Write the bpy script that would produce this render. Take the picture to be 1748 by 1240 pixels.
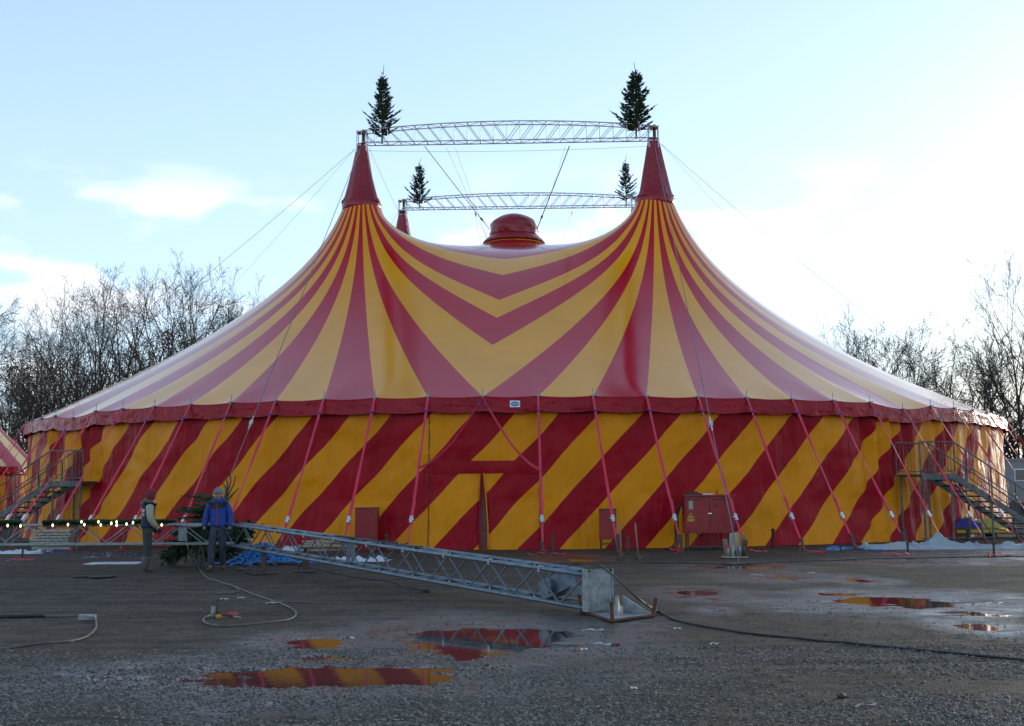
import bpy, bmesh, math, random
import numpy as np
from mathutils import Vector, Matrix, noise as mnoise

PI = math.pi
scene = bpy.context.scene
for o in list(bpy.data.objects):
    bpy.data.objects.remove(o)
C = scene.collection

# ------------------------------------------------------------------ camera
F_PX, HZ, CAM_H = 1980.0, 838.0, 1.66           # focal length and horizon row in photo pixels (1748 wide)
PITCH = math.atan2(HZ - 620.0, F_PX)
ROLL = math.radians(0.32)
cam_d = bpy.data.cameras.new('camera')
cam_d.sensor_width = 36.0
cam_d.lens = F_PX / 1748.0 * 36.0
cam_d.clip_start = 0.1
cam_d.clip_end = 4000.0
cam = bpy.data.objects.new('camera', cam_d)
C.objects.link(cam)
cam.matrix_world = (Matrix.Translation((0, 0, CAM_H)) @ Matrix.Rotation(PI/2 + PITCH, 4, 'X') @ Matrix.Rotation(-ROLL, 4, 'Z'))
scene.camera = cam

# ------------------------------------------------------------------ sky, sun, exposure
SUN_AZ, SUN_EL = math.radians(40), math.radians(9.0)    # to the right of the view, low behind the tent
w = bpy.data.worlds.new('World')
scene.world = w
w.use_nodes = True
nt = w.node_tree
nt.nodes.clear()
N = nt.nodes.new
out = N('ShaderNodeOutputWorld')
bg = N('ShaderNodeBackground')
sky = N('ShaderNodeTexSky')
sky.sky_type = 'NISHITA'
sky.sun_disc = False
sky.sun_elevation = SUN_EL
sky.sun_rotation = SUN_AZ
sky.altitude = 0
sky.air_density = 1.0
sky.dust_density = 0.35
sky.ozone_density = 1.6
bg.inputs['Strength'].default_value = 0.15
# thin low winter cloud, an even band all round the horizon
tc = N('ShaderNodeTexCoord')
sep = N('ShaderNodeSeparateXYZ')
nt.links.new(tc.outputs['Generated'], sep.inputs[0])
mp = N('ShaderNodeMapping')
mp.inputs['Scale'].default_value = (1.0, 1.0, 2.3)
mp.inputs['Location'].default_value = (2.9, 6.4, 3.1)
nt.links.new(tc.outputs['Generated'], mp.inputs['Vector'])
nz = N('ShaderNodeTexNoise')
nz.inputs['Scale'].default_value = 10.0
nz.inputs['Detail'].default_value = 6
nz.inputs['Roughness'].default_value = 0.48
nt.links.new(mp.outputs[0], nz.inputs['Vector'])
rmp = N('ShaderNodeMapRange')
rmp.interpolation_type = 'SMOOTHSTEP'
rmp.inputs['From Min'].default_value = 0.47
rmp.inputs['From Max'].default_value = 0.66
nt.links.new(nz.outputs['Fac'], rmp.inputs['Value'])
band = N('ShaderNodeMapRange')
band.interpolation_type = 'SMOOTHSTEP'
band.inputs['From Min'].default_value = 0.285
band.inputs['From Max'].default_value = 0.215
nt.links.new(sep.outputs['Z'], band.inputs['Value'])
mul = N('ShaderNodeMath'); mul.operation = 'MULTIPLY'
nt.links.new(rmp.outputs[0], mul.inputs[0]); nt.links.new(band.outputs[0], mul.inputs[1])
mul2 = N('ShaderNodeMath'); mul2.operation = 'MULTIPLY'
mul2.inputs[1].default_value = 0.55
nt.links.new(mul.outputs[0], mul2.inputs[0])
# high thin veil that lifts and whitens the whole sky evenly
veil = N('ShaderNodeMix'); veil.data_type = 'RGBA'
vf = N('ShaderNodeMapRange'); vf.inputs['From Min'].default_value = 0.05; vf.inputs['From Max'].default_value = 0.75
vf.inputs['To Min'].default_value = 0.66; vf.inputs['To Max'].default_value = 0.14
nt.links.new(sep.outputs['Z'], vf.inputs['Value']); nt.links.new(vf.outputs[0], veil.inputs['Factor'])
veil.inputs['B'].default_value = (3.0, 3.95, 5.3, 1)
nt.links.new(sky.outputs[0], veil.inputs['A'])
cm = N('ShaderNodeMix'); cm.data_type = 'RGBA'
cm.inputs['B'].default_value = (6.2, 5.9, 6.0, 1)
nt.links.new(mul2.outputs[0], cm.inputs['Factor'])
nt.links.new(veil.outputs['Result'], cm.inputs['A'])
nt.links.new(cm.outputs['Result'], bg.inputs['Color'])
nt.links.new(bg.outputs[0], out.inputs[0])

sun_d = bpy.data.lights.new('sun', 'SUN')
sun_d.energy = 0.9
sun_d.angle = math.radians(10)
sun_d.color = (1.0, 0.9, 0.76)
sun = bpy.data.objects.new('sun', sun_d)
C.objects.link(sun)
sd = Vector((math.sin(SUN_AZ) * math.cos(SUN_EL), math.cos(SUN_AZ) * math.cos(SUN_EL), math.sin(SUN_EL)))
sun.rotation_euler = sd.to_track_quat('Z', 'Y').to_euler()

vs = scene.view_settings
vs.view_transform = 'Standard'
vs.look = 'None'
vs.exposure = 0.88
vs.gamma = 1.0
vs.use_curve_mapping = False
scene.cycles.max_bounces = 6
scene.cycles.diffuse_bounces = 3
scene.cycles.glossy_bounces = 3
scene.cycles.sample_clamp_indirect = 6.0

# ------------------------------------------------------------------ pixel helpers
def ray(px, py):
    a, b = px - 874.0, py - 620.0
    cr, sr = math.cos(ROLL), math.sin(ROLL)
    x = a * cr - b * sr
    y = a * sr + b * cr
    d = Vector((x, F_PX * math.cos(PITCH) + y * math.sin(PITCH), F_PX * math.sin(PITCH) - y * math.cos(PITCH)))
    return d
def at(px, py, Y):
    d = ray(px, py)
    return Vector((0, 0, CAM_H)) + d * (Y / d.y)
def gr(px, py, z=0.0):
    d = ray(px, py)
    return Vector((0, 0, CAM_H)) + d * ((z - CAM_H) / d.z)

# ------------------------------------------------------------------ mesh helpers
class MB:
    def __init__(self):
        self.v = []; self.f = []; self.mi = []
        self.cur = 0
    def add(self, vs_, fs):
        n = len(self.v)
        self.v += [tuple(p) for p in vs_]
        self.f += [tuple(i + n for i in q) for q in fs]
        self.mi += [self.cur] * len(fs)
        return self
    def box(self, c, s, rot=None, taper=1.0):
        hx, hy, hz = s[0]/2, s[1]/2, s[2]/2
        ps = []
        for z, t in ((-hz, 1.0), (hz, taper)):
            for x, y in ((-hx, -hy), (hx, -hy), (hx, hy), (-hx, hy)):
                p = Vector((x*t, y*t, z))
                if rot is not None: p = rot @ p
                ps.append(p + Vector(c))
        return self.add(ps, [(3,2,1,0), (4,5,6,7), (0,1,5,4), (1,2,6,5), (2,3,7,6), (3,0,4,7)])
    def tube(self, pts, r, n=6, cap=True):
        pts = [Vector(p) for p in pts]
        k = len(pts)
        rs = r if isinstance(r, (list, tuple)) else [r]*k
        up = None
        vs_ = []
        for i in range(k):
            t = (pts[min(i+1, k-1)] - pts[max(i-1, 0)])
            t = t.normalized() if t.length > 1e-9 else Vector((0, 0, 1))
            if up is None:
                up = Vector((0, 0, 1)) if abs(t.z) < 0.9 else Vector((1, 0, 0))
            a = t.cross(up)
            if a.length < 1e-6: a = t.cross(Vector((0.3, 1, 0.2)))
            a.normalize(); b = t.cross(a).normalized(); up = -b if False else b.cross(t) * -1 if False else up
            up = a.cross(t).normalized()
            for j in range(n):
                q = 2*PI*j/n
                vs_.append(pts[i] + (a*math.cos(q) + b*math.sin(q)) * rs[i])
        fs = []
        for i in range(k-1):
            for j in range(n):
                j2 = (j+1) % n
                fs.append((i*n+j, i*n+j2, (i+1)*n+j2, (i+1)*n+j))
        if cap:
            fs.append(tuple(range(n-1, -1, -1))); fs.append(tuple((k-1)*n + j for j in range(n)))
        return self.add(vs_, fs)
    def ribbon(self, pts, wvec, width, thick=0.006):
        pts = [Vector(p) for p in pts]
        k = len(pts); vs_ = []
        for i in range(k):
            t = (pts[min(i+1, k-1)] - pts[max(i-1, 0)]).normalized()
            a = wvec[i] if isinstance(wvec, list) else Vector(wvec)
            a = (a - t*a.dot(t)).normalized(); b = t.cross(a)
            wd = width[i] if isinstance(width, list) else width
            for sx, sy in ((-1,-1), (1,-1), (1,1), (-1,1)):
                vs_.append(pts[i] + a*(sx*wd/2) + b*(sy*thick/2))
        fs = [(3,2,1,0), tuple((k-1)*4+j for j in range(4))]
        for i in range(k-1):
            for j in range(4):
                j2 = (j+1) % 4
                fs.append((i*4+j, i*4+j2, (i+1)*4+j2, (i+1)*4+j))
        return self.add(vs_, fs)
    def lathe(self, c, prof, n=16, wob=None):
        vs_ = []; k = len(prof)
        for i, (r, z) in enumerate(prof):
            for j in range(n):
                q = 2*PI*j/n
                rr = r if wob is None else wob(r, z, q)
                vs_.append((c[0] + rr*math.cos(q), c[1] + rr*math.sin(q), c[2] + z))
        fs = [(i*n+j, i*n+(j+1) % n, (i+1)*n+(j+1) % n, (i+1)*n+j) for i in range(k-1) for j in range(n)]
        fs.append(tuple(range(n-1, -1, -1))); fs.append(tuple((k-1)*n+j for j in range(n)))
        return self.add(vs_, fs)
    def grid(self, P, nu, nv):
        self.add(P, [(i*nv+j, (i+1)*nv+j, (i+1)*nv+j+1, i*nv+j+1) for i in range(nu-1) for j in range(nv-1)])
        return self
    def mesh(self, name, mats, smooth=False):
        me = bpy.data.meshes.new(name)
        me.from_pydata(self.v, [], self.f)
        for m in (mats if isinstance(mats, (list, tuple)) else [mats]):
            me.materials.append(m)
        if any(self.mi): me.polygons.foreach_set('material_index', self.mi)
        if smooth: me.polygons.foreach_set('use_smooth', [True]*len(me.polygons))
        me.update()
        return me
    def build(self, name, mats, parent=None, smooth=False):
        return link(name, self.mesh(name, mats, smooth), parent)

def link(name, data, parent=None):
    o = bpy.data.objects.new(name, data)
    C.objects.link(o)
    if parent is not None:
        o.parent = parent
        o.matrix_parent_inverse = Matrix.Identity(4)
    return o
def tag(o, label, cat, group=None):
    o['label'] = label; o['category'] = cat
    if group: o['group'] = group
    return o
def thing(name, label, cat, loc=(0, 0, 0), rz=0.0, group=None):
    o = link(name, None)
    o.location = loc; o.rotation_euler = (0, 0, rz)
    o.empty_display_size = 0.2
    return tag(o, label, cat, group)
def struct(o):
    o['kind'] = 'structure'; return o
def stuff(o):
    o['kind'] = 'stuff'; return o
def copy_tree(o, parent=None):
    c = o.copy(); C.objects.link(c); c.parent = parent
    for ch in [x for x in bpy.data.objects if x.parent == o]:
        copy_tree(ch, c)
    return c
def rotz(a): return Matrix.Rotation(a, 3, 'Z')
def catmull(P, sub=6):
    P = [Vector(p) for p in P]; outp = []
    for i in range(len(P)-1):
        p0, p1, p2, p3 = P[max(i-1, 0)], P[i], P[i+1], P[min(i+2, len(P)-1)]
        for s in range(sub):
            t = s/sub
            outp.append(0.5*((2*p1) + (p2-p0)*t + (2*p0-5*p1+4*p2-p3)*t*t + (3*p1-p0-3*p2+p3)*t**3))
    outp.append(P[-1]); return outp
def fbm(x, y, z=0.0, oct=3):
    return mnoise.fractal(Vector((x, y, z)), 1.0, 2.0, oct)

# ------------------------------------------------------------------ materials
def mat(name, col, rough=0.5, col2=None, nscale=3.0, spec=0.5, metal=0.0, bump=0.0, bscale=60.0, detail=4.0,
        nmin=0.35, nmax=0.65, coat=0.0, wr=0.0, wscale=4.0, rvar=0.0, fold=0.0, emit=None, estr=0.0, trans=0.0):
    m = bpy.data.materials.new(name); m.use_nodes = True
    t = m.node_tree; b = t.nodes['Principled BSDF']; L = t.links.new
    b.inputs['Base Color'].default_value = (*col, 1)
    b.inputs['Roughness'].default_value = rough
    b.inputs['Specular IOR Level'].default_value = spec
    b.inputs['Metallic'].default_value = metal
    b.inputs['Coat Weight'].default_value = coat; b.inputs['Coat Roughness'].default_value = .14; b.inputs['Coat IOR'].default_value = 1.38
    tcn = t.nodes.new('ShaderNodeTexCoord')
    if col2 is not None or rvar:
        nz = t.nodes.new('ShaderNodeTexNoise'); nz.inputs['Scale'].default_value = nscale; nz.inputs['Detail'].default_value = detail
        L(tcn.outputs['Object'], nz.inputs['Vector'])
        mr = t.nodes.new('ShaderNodeMapRange'); mr.inputs['From Min'].default_value = nmin; mr.inputs['From Max'].default_value = nmax
        L(nz.outputs['Fac'], mr.inputs['Value'])
        if col2 is not None:
            mx = t.nodes.new('ShaderNodeMix'); mx.data_type = 'RGBA'
            mx.inputs['A'].default_value = (*col, 1); mx.inputs['B'].default_value = (*col2, 1)
            L(mr.outputs[0], mx.inputs['Factor']); L(mx.outputs['Result'], b.inputs['Base Color'])
        if rvar:
            rr = t.nodes.new('ShaderNodeMapRange'); rr.inputs['To Min'].default_value = rough - rvar; rr.inputs['To Max'].default_value = rough + rvar
            L(mr.outputs[0], rr.inputs['Value']); L(rr.outputs[0], b.inputs['Roughness'])
    last = None
    for amp, sc_, dist in ((bump, bscale, 0.01), (wr, wscale, 0.06)):
        if amp:
            n2 = t.nodes.new('ShaderNodeTexNoise'); n2.inputs['Scale'].default_value = sc_; n2.inputs['Detail'].default_value = 5
            if sc_ == wscale: n2.inputs['Distortion'].default_value = 1.2
            L(tcn.outputs['Object'], n2.inputs['Vector'])
            bp = t.nodes.new('ShaderNodeBump'); bp.inputs['Strength'].default_value = amp; bp.inputs['Distance'].default_value = dist
            L(n2.outputs['Fac'], bp.inputs['Height'])
            if last is not None: L(last.outputs[0], bp.inputs['Normal'])
            last = bp
    if fold:
        mpf = t.nodes.new('ShaderNodeMapping'); mpf.inputs['Scale'].default_value = (2.6, 2.6, .42); L(tcn.outputs['Object'], mpf.inputs['Vector'])
        nf = t.nodes.new('ShaderNodeTexNoise'); nf.inputs['Scale'].default_value = 1.0; nf.inputs['Detail'].default_value = 4; nf.inputs['Distortion'].default_value = .6
        L(mpf.outputs[0], nf.inputs['Vector'])
        bf = t.nodes.new('ShaderNodeBump'); bf.inputs['Strength'].default_value = fold; bf.inputs['Distance'].default_value = .16
        L(nf.outputs['Fac'], bf.inputs['Height'])
        if last is not None: L(last.outputs[0], bf.inputs['Normal'])
        last = bf
    if last is not None: L(last.outputs[0], b.inputs['Normal'])
    if emit is not None:
        b.inputs['Emission Color'].default_value = (*emit, 1); b.inputs['Emission Strength'].default_value = estr
    return m

M = {}
M['roof_red'] = mat('roof_red', (.52, .004, .022), .13, (.46, .004, .02), .5, spec=.27, wr=.03, wscale=1.2, rvar=.03)
M['roof_yellow'] = mat('roof_yellow', (.86, .345, .005), .13, (.78, .305, .004), .4, spec=.27, wr=.03, wscale=1.2, rvar=.03)
M['wall_red'] = mat('wall_red', (.37, .002, .012), .42, (.31, .002, .010), .8, spec=.15, wr=.5, wscale=1.6, fold=.85, rvar=.06)
M['wall_yellow'] = mat('wall_yellow', (.82, .285, .002), .42, (.73, .25, .002), .8, spec=.15, wr=.5, wscale=1.6, fold=.85, rvar=.06)
M['valance'] = mat('valance', (.37, .003, .014), .24, (.29, .002, .012), 1.5, spec=.22, wr=.75, wscale=3.0, rvar=.06)
M['cover_red'] = mat('cover_red', (.30, .005, .014), .20, (.24, .004, .012), 1.2, wr=.6, wscale=3.5, rvar=.05)
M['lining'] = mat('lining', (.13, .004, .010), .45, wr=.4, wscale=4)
M['seam'] = mat('seam', (.05, .008, .010), .6)
M['strap'] = mat('strap', (.74, .035, .085), .55, (.62, .025, .065), 3, bump=.2, bscale=300)
M['steel'] = mat('steel', (.42, .45, .48), .42, (.30, .33, .36), 6, metal=.85, rvar=.08, bump=.08, bscale=90)
M['galv'] = mat('galv', (.33, .35, .35), .5, (.20, .22, .22), 14, metal=.2, rvar=.1, detail=6)
M['alu'] = mat('alu', (.62, .63, .64), .38, (.52, .53, .54), 8, metal=.75, rvar=.05)
M['blue_steel'] = mat('blue_steel', (.19, .23, .27), .42, (.13, .16, .19), 7, metal=.55, rvar=.08, bump=.1, bscale=80)
M['chrome'] = mat('chrome', (.75, .77, .8), .25, metal=.9)
M['iron'] = mat('iron', (.045, .043, .042), .55, (.08, .05, .035), 20, metal=.3)
M['rust'] = mat('rust', (.16, .07, .035), .8, (.07, .035, .025), 18, bump=.3)
M['cable'] = mat('cable', (.015, .016, .018), .5)
M['wire'] = mat('wire', (.16, .18, .20), .45, metal=.5)
M['hose'] = mat('hose', (.14, .12, .10), .55, (.09, .08, .072), 9)
M['wood'] = mat('wood', (.30, .20, .11), .75, (.20, .13, .07), 12, bump=.3, bscale=50)
M['pale_wood'] = mat('pale_wood', (.42, .36, .29), .75, (.32, .27, .21), 9, bump=.3, bscale=50)
M['bark'] = mat('bark', (.095, .076, .056), .9, (.055, .045, .036), 3, bump=.6, bscale=20)
M['bark_grey'] = mat('bark_grey', (.12, .10, .078), .9, (.07, .06, .048), 3, bump=.6, bscale=20)
M['bark_backlit'] = mat('bark_backlit', (.045, .036, .028), .9, (.028, .023, .02), 3, bump=.6, bscale=20)  # bark colour darkened to paint in the backlit look of the right-hand trees
M['needle'] = mat('needle', (.026, .062, .030), .55, (.048, .09, .036), 5)
M['fir_bark'] = mat('fir_bark', (.09, .065, .045), .9, (.05, .04, .03), 12)
M['beech_leaf'] = mat('beech_leaf', (.13, .052, .020), .7, (.06, .034, .018), 1.2)
M['dull_leaf'] = mat('dull_leaf', (.038, .032, .022), .8, (.055, .036, .020), .6)
M['tag_blue'] = mat('tag_blue', (.02, .05, .35), .5)
M['white_pvc'] = mat('white_pvc', (.62, .65, .70), .38, (.50, .53, .58), 2, wr=.3, wscale=5)
M['grey_pvc'] = mat('grey_pvc', (.36, .39, .42), .38, (.28, .305, .335), 2, wr=.16, wscale=3)
M['navy_pvc'] = mat('navy_pvc', (.02, .045, .13), .35, (.012, .02, .06), 2, wr=.4, wscale=5)
M['black_pvc'] = mat('black_pvc', (.012, .013, .017), .3, (.02, .025, .05), 3, wr=.4, wscale=6)
M['rope_blue'] = mat('rope_blue', (.02, .15, .42), .5, (.035, .24, .58), 12)
M['box_red'] = mat('box_red', (.30, .010, .014), .42, (.17, .014, .014), 9, nmin=.5, nmax=.75, detail=8, rvar=.08, bump=.08, bscale=20)
M['dark_print'] = mat('dark_print', (.055, .012, .012), .6)
M['label_grey'] = mat('label_grey', (.36, .34, .28), .6)
M['warn_yellow'] = mat('warn_yellow', (.50, .28, .02), .6)
M['black'] = mat('black', (.012, .012, .012), .6)
M['badge_white'] = mat('badge_white', (.75, .77, .8), .4)
M['badge_blue'] = mat('badge_blue', (.05, .10, .35), .4)
# ------------------------------------------------------------------ the big top
R_T, TC = 21.2, Vector((0.12, 54.4, 0.0))
YAW = math.radians(2.6)
Z_E, Z_M, Z_C = 4.36, 13.78, 13.30
MM = 6.22                      # the four masts stand at (+-MM, +-MM) from the centre
R_M, R_C = 0.74, 1.42
STEP = 2*PI/84                 # 84 wall posts
UX, UY = Vector((math.cos(YAW), -math.sin(YAW), 0)), Vector((math.sin(YAW), math.cos(YAW), 0))
def TW(lx, ly, z): return TC + UX*lx + UY*ly + Vector((0, 0, z))
def PW(n, r, z):               # point at post number n (0 = seam post facing the camera), radius r
    a = n*STEP
    return TW(r*math.sin(a), -r*math.cos(a), z)
MASTS = [(-MM, -MM), (MM, -MM), (MM, MM), (-MM, MM)]
def _G(x, y, px, py):
    r2 = px*px + py*py
    if r2 < 1e-9: return np.log(R_T/np.sqrt(x*x + y*y + 1e-9))
    k = R_T*R_T/r2
    return np.log(np.hypot(x-k*px, y-k*py)*math.sqrt(r2)/R_T/np.hypot(x-px, y-py))
def _SM(x, y): return sum(_G(x, y, a, b) for a, b in MASTS)
_q = MM + R_M*.7071
_A = np.array([[float(_SM(np.array(-_q), np.array(-_q))), float(_G(np.array(-_q), np.array(-_q), 0, 0))],
               [float(_SM(np.array(R_C), np.array(0.))), float(_G(np.array(R_C), np.array(0.), 0, 0))]])
_ab = np.linalg.solve(_A, np.array([Z_M-Z_E, Z_C-Z_E]))
DIPS = {9: .17, -10: .15}
def canopy_z(x, y):
    z = _ab[0]*_SM(x, y) + _ab[1]*_G(x, y, 0, 0)
    t = np.clip(z/(Z_M-Z_E), 0, 1)
    z = z + (Z_M-Z_E)*(0.06 - 0.10*x/R_T)*t*(1-t)
    # the cloth drops steeply on the inner side of each mast
    ax, ay = np.abs(x), np.abs(y)
    d = np.hypot(ax-MM, ay-MM)
    sm = lambda v: np.clip(v, 0, 1)**2*(3-2*np.clip(v, 0, 1))
    wx = sm((MM+.1-ax)/1.1)*sm((MM+1.6-ay)/2.2); wy = sm((MM+.1-ay)/1.1)*sm((MM+1.6-ax)/2.2)
    z = z - .75*np.maximum(wx, wy)*sm((d-R_M+.35)/.6)*np.exp(-np.clip(d-R_M, 0, None)/1.9)
    n = np.arctan2(x, -y)/STEP
    rr = np.hypot(x, y)/R_T
    for p, dz in DIPS.items():
        z = z - dz*np.clip(1-np.abs(n-p), 0, 1)*rr**14
    # the cloth hangs a little between the posts
    z = z - .035*np.abs(np.sin(n*PI))*rr**26
    return Z_E + z
tent = thing('circus_tent', 'huge red and yellow striped circus tent with four peaks', 'tent', TC)
def tent_local(pts): return [Vector(p) - TC for p in pts]

CHEV = [16.63, 14.20, 12.57, 10.18, 8.30]
def front_right_outline():
    """stripe end points for the mast at (MM,-MM): from the centre out along the front seam, round the eave, back along the side seam"""
    B = []
    for t in reversed(CHEV): B.append(('s', t))
    for n in range(0, 22): B.append(('e', n))
    for t in CHEV: B.append(('d', t))
    return B
def outl_pt(kind, val):
    if kind == 's': return (0.0, -val)
    if kind == 'd': return (val, 0.0)
    return (R_T*math.sin(val*STEP), -R_T*math.cos(val*STEP))
def canopy_stripe(rot, P, color, nl=44):
    """P: outline samples in the mast's own frame; rot quarter turns"""
    mx, my = MM, -MM
    X = []; Y = []
    for (qx, qy) in P:
        dx, dy = qx-mx, qy-my
        L = math.hypot(dx, dy)
        for i in range(nl+1):
            s = (i/nl)**1.9
            d = R_M + (L-R_M)*s
            X.append(mx + dx/L*d); Y.append(my + dy/L*d)
    X = np.array(X); Y = np.array(Y)
    for _ in range(rot): X, Y = Y, -X        # quarter turn clockwise seen from above
    Z = canopy_z(X, Y); e = .02
    gx = (canopy_z(X+e, Y)-canopy_z(X-e, Y))/(2*e); gy = (canopy_z(X, Y+e)-canopy_z(X, Y-e))/(2*e)
    mb = MB()
    mb.v = [tuple(TW(float(a), float(b), float(c)) - TC) for a, b, c in zip(X, Y, Z)]
    nv = nl+1
    for i in range(len(P)-1):
        for j in range(nl):
            mb.f.append((i*nv+j, (i+1)*nv+j, (i+1)*nv+j+1, i*nv+j+1))
    mb.mi = [0]*len(mb.f)
    me = mb.mesh('canopy_stripe', M['roof_'+color], True)
    nn = []
    for a, b in zip(gx, gy):
        v = UX*(-float(a)) + UY*(-float(b)) + Vector((0, 0, 1))
        nn.append(v.normalized())
    flip = me.polygons[0].normal.z < 0
    if flip: me.flip_normals()
    me.normals_split_custom_set_from_vertices(nn)
    return link('canopy_stripe', me, tent)
OUTL = front_right_outline()
for rot in range(4):
    for k in range(len(OUTL)-1):
        a, b = OUTL[k], OUTL[k+1]
        P = []
        if a[0] == b[0]:
            for i in range(9):
                P.append(outl_pt(a[0], a[1] + (b[1]-a[1])*i/8))
        else:
            # between the outermost seam chevron and the eave end of the seam
            pa, pb = outl_pt(*a), outl_pt(*b)
            for i in range(9):
                P.append((pa[0]+(pb[0]-pa[0])*i/8, pa[1]+(pb[1]-pa[1])*i/8))
        canopy_stripe(rot, P, 'yellow' if k % 2 == 0 else 'red')
    t = CHEV[-1]
    P = [(0, -(t+(R_C-t)*i/8)) for i in range(9)] + [(R_C*math.sin(q*PI/16), -R_C*math.cos(q*PI/16)) for q in range(1, 8)] + [(R_C+(t-R_C)*i/8, 0) for i in range(9)]
    canopy_stripe(rot, P[::-1], 'red')

# ---- side wall: slanting stripes, each its own welded strip of cloth
R_W, Z_W = 21.04, 4.02
rw = random.Random(5)
_ph = [rw.uniform(0, 6.28) for _ in range(12)]
def wall_pt(n, z, off=0.0):
    """n in post units, z height; folds, bellies and slack of the hanging cloth"""
    s = n*STEP*R_W
    h = z/Z_W
    d = .055*mnoise.noise(Vector((s*1.3, z*.25, 1.7))) * (1.2-.4*h)
    d += .050*mnoise.noise(Vector((s*3.1, z*.35, 9.1))) * (.4+1.1*abs(h-.45))
    d += .045*mnoise.noise(Vector((s*.9+z*.8, z*1.1-s*.5, 4.4)))
    d += .022*mnoise.noise(Vector((s*2.3-z*1.9, z*2.4+s, 7.4)))
    # overlap of the cloth lengths at every second post
    jn = n-1.0-2*round((n-1.0)/2)
    d += .045*math.exp(-abs(jn)*14)*(1 if jn > 0 else .15)
    # stretched between the posts on top, slack lower down
    fr = abs(n-round(n))
    d += -.02*h*(1-2*fr) + .03*math.sin(PI*(n % 2)/2)*(1-h)
    d -= .075*(1-abs(math.sin(PI*n))**.7)*(.35+.65*h)
    # gathered pleats at the two lowered posts
    for p in (9.0, -10.0, 8.2, 10.6, -9.2, -11.4):
        g = math.exp(-((n-p)/.55)**2)
        d += g*.11*math.sin((n-p)*14 + z*.6)*(.5+.5*h)
    d += .16*(1-h)**4
    return PW(n, R_W+d+off, z)
SLOPE = .945/(R_W*STEP)                        # post units per metre of height
def wall_stripe(n0, wd, color):
    mb = MB(); na, nz_ = 15, 46
    P = []
    for i in range(na):
        for j in range(nz_):
            z = Z_W*j/(nz_-1)
            n = n0 + wd*i/(na-1) - SLOPE*(3.93-z)
            n += .03*mnoise.noise(Vector((n*1.5, 0.3*z, 3.3)))+.022*math.sin(2*PI*n + 1.1)*(.6+.4*math.sin(n*1.7))
            P.append(wall_pt(n, max(z, .005)) - TC)
    mb.grid(P, na, nz_)
    return mb.build('wall_stripe', M['wall_'+color], tent, True)
PER = 84/54
for k in range(54):
    n0 = -0.93 + PER*(k-27)
    wall_stripe(n0, PER*.515, 'yellow')
    wall_stripe(n0+PER*.515, PER*.485, 'red')
# ---- valance under the eave, one length of cloth per bay
for n in range(-42, 42):
    mb = MB(); na, nz_ = 13, 8; P = []
    for i in range(na):
        f = i/(na-1); nn = n+f
        x, y = R_T*math.sin(nn*STEP), -R_T*math.cos(nn*STEP)
        zt = float(canopy_z(np.array(x), np.array(y))) + .012
        low = .44 + .02*math.sin(PI*f) + .018*mnoise.noise(Vector((nn*2.1, 3, 3)))
        for j in range(nz_):
            h = j/(nz_-1)
            s = nn*STEP*R_T
            d = .035*h + .035*mnoise.noise(Vector((s*1.7+h*1.1, h*2.2-s*.8, 2.2)))*(.35+.65*math.sin(PI*min(1, h*1.1))) + .02*mnoise.noise(Vector((s*5, h*2.5, 8)))*h
            P.append(PW(nn, R_T+d+(.012 if j else -.02), zt-low*h) - TC)
    mb.grid(P, na, nz_)
    mb.build('valance_panel', M['valance'], tent, True)
# ---- eave pins and their plates
pin = MB(); pin.tube([(0, 0, -.02), (0, 0, .24)], .013, 6); pin.box((0, -.03, .012), (.13, .09, .03)); pin.box((0, -.05, -.03), (.05, .03, .09))
pin_me = pin.mesh('eave_pin', M['galv'])
for n in range(-22, 23):
    x, y = R_T*math.sin(n*STEP), -R_T*math.cos(n*STEP)
    o = link('eave_pin', pin_me, tent)
    o.location = PW(n, R_T-.02, float(canopy_z(np.array(x), np.array(y)))) - TC
    o.rotation_euler = (0, 0, n*STEP - YAW)
# ---- peak covers
for i, (a, b) in enumerate(MASTS):
    ph = rw.uniform(0, 6)
    def wob(r, z, q, ph=ph):
        return r*(1 + .06*math.sin(3*q+ph+z*.5) + .045*math.sin(5*q+ph*2+z*.8) + .02*math.sin(11*q) + .03*mnoise.noise(Vector((math.cos(q)*2, math.sin(q)*2, z*1.2+ph))))
    mb = MB()
    prof = [(.70, 13.78), (.80, 13.84), (.81, 13.93), (.745, 14.0), (.68, 14.15), (.59, 14.55), (.49, 15.0), (.39, 15.5), (.31, 15.95), (.235, 16.35), (.24, 16.47)]
    mb.lathe((0, 0, 0), prof, 40, wob)
    o = mb.build('peak_cover', M['cover_red'], tent, True)
    o.location = TW(a, b, 0) - TC
    rb = MB(); rb.lathe((0, 0, 0), [(.79, 13.50), (.835, 13.54), (.845, 13.84), (.80, 13.90)], 32)
    o2 = rb.build('peak_ring', M['cover_red'], tent, True); o2.location = o.location
# ---- cupola
def cwob(r, z, q):
    return r*(1 + .012*math.sin(9*q) + .10*mnoise.noise(Vector((math.cos(q)*2.2, math.sin(q)*2.2, z*2.0))) + .05*mnoise.noise(Vector((math.cos(q)*6, math.sin(q)*6, z*4.0))))
mb = MB(); mb.lathe((0, 0, 0), [(1.10, 13.42), (1.13, 13.6), (1.13, 13.75), (1.14, 13.9), (1.12, 14.05), (1.06, 14.17), (.96, 14.28), (.80, 14.40), (.62, 14.49), (.42, 14.56), (.22, 14.6), (.03, 14.61)], 44, cwob)
o = mb.build('cupola_cover', M['cover_red'], tent, True); o.location.z = .20
mb = MB(); mb.lathe((0, 0, 0), [(1.50, 13.16), (1.44, 13.27), (1.34, 13.36), (1.22, 13.46), (1.14, 13.56), (1.0, 13.58)], 44)
o = mb.build('cupola_skirt', M['cover_red'], tent, True); o.location.z = .20
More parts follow.
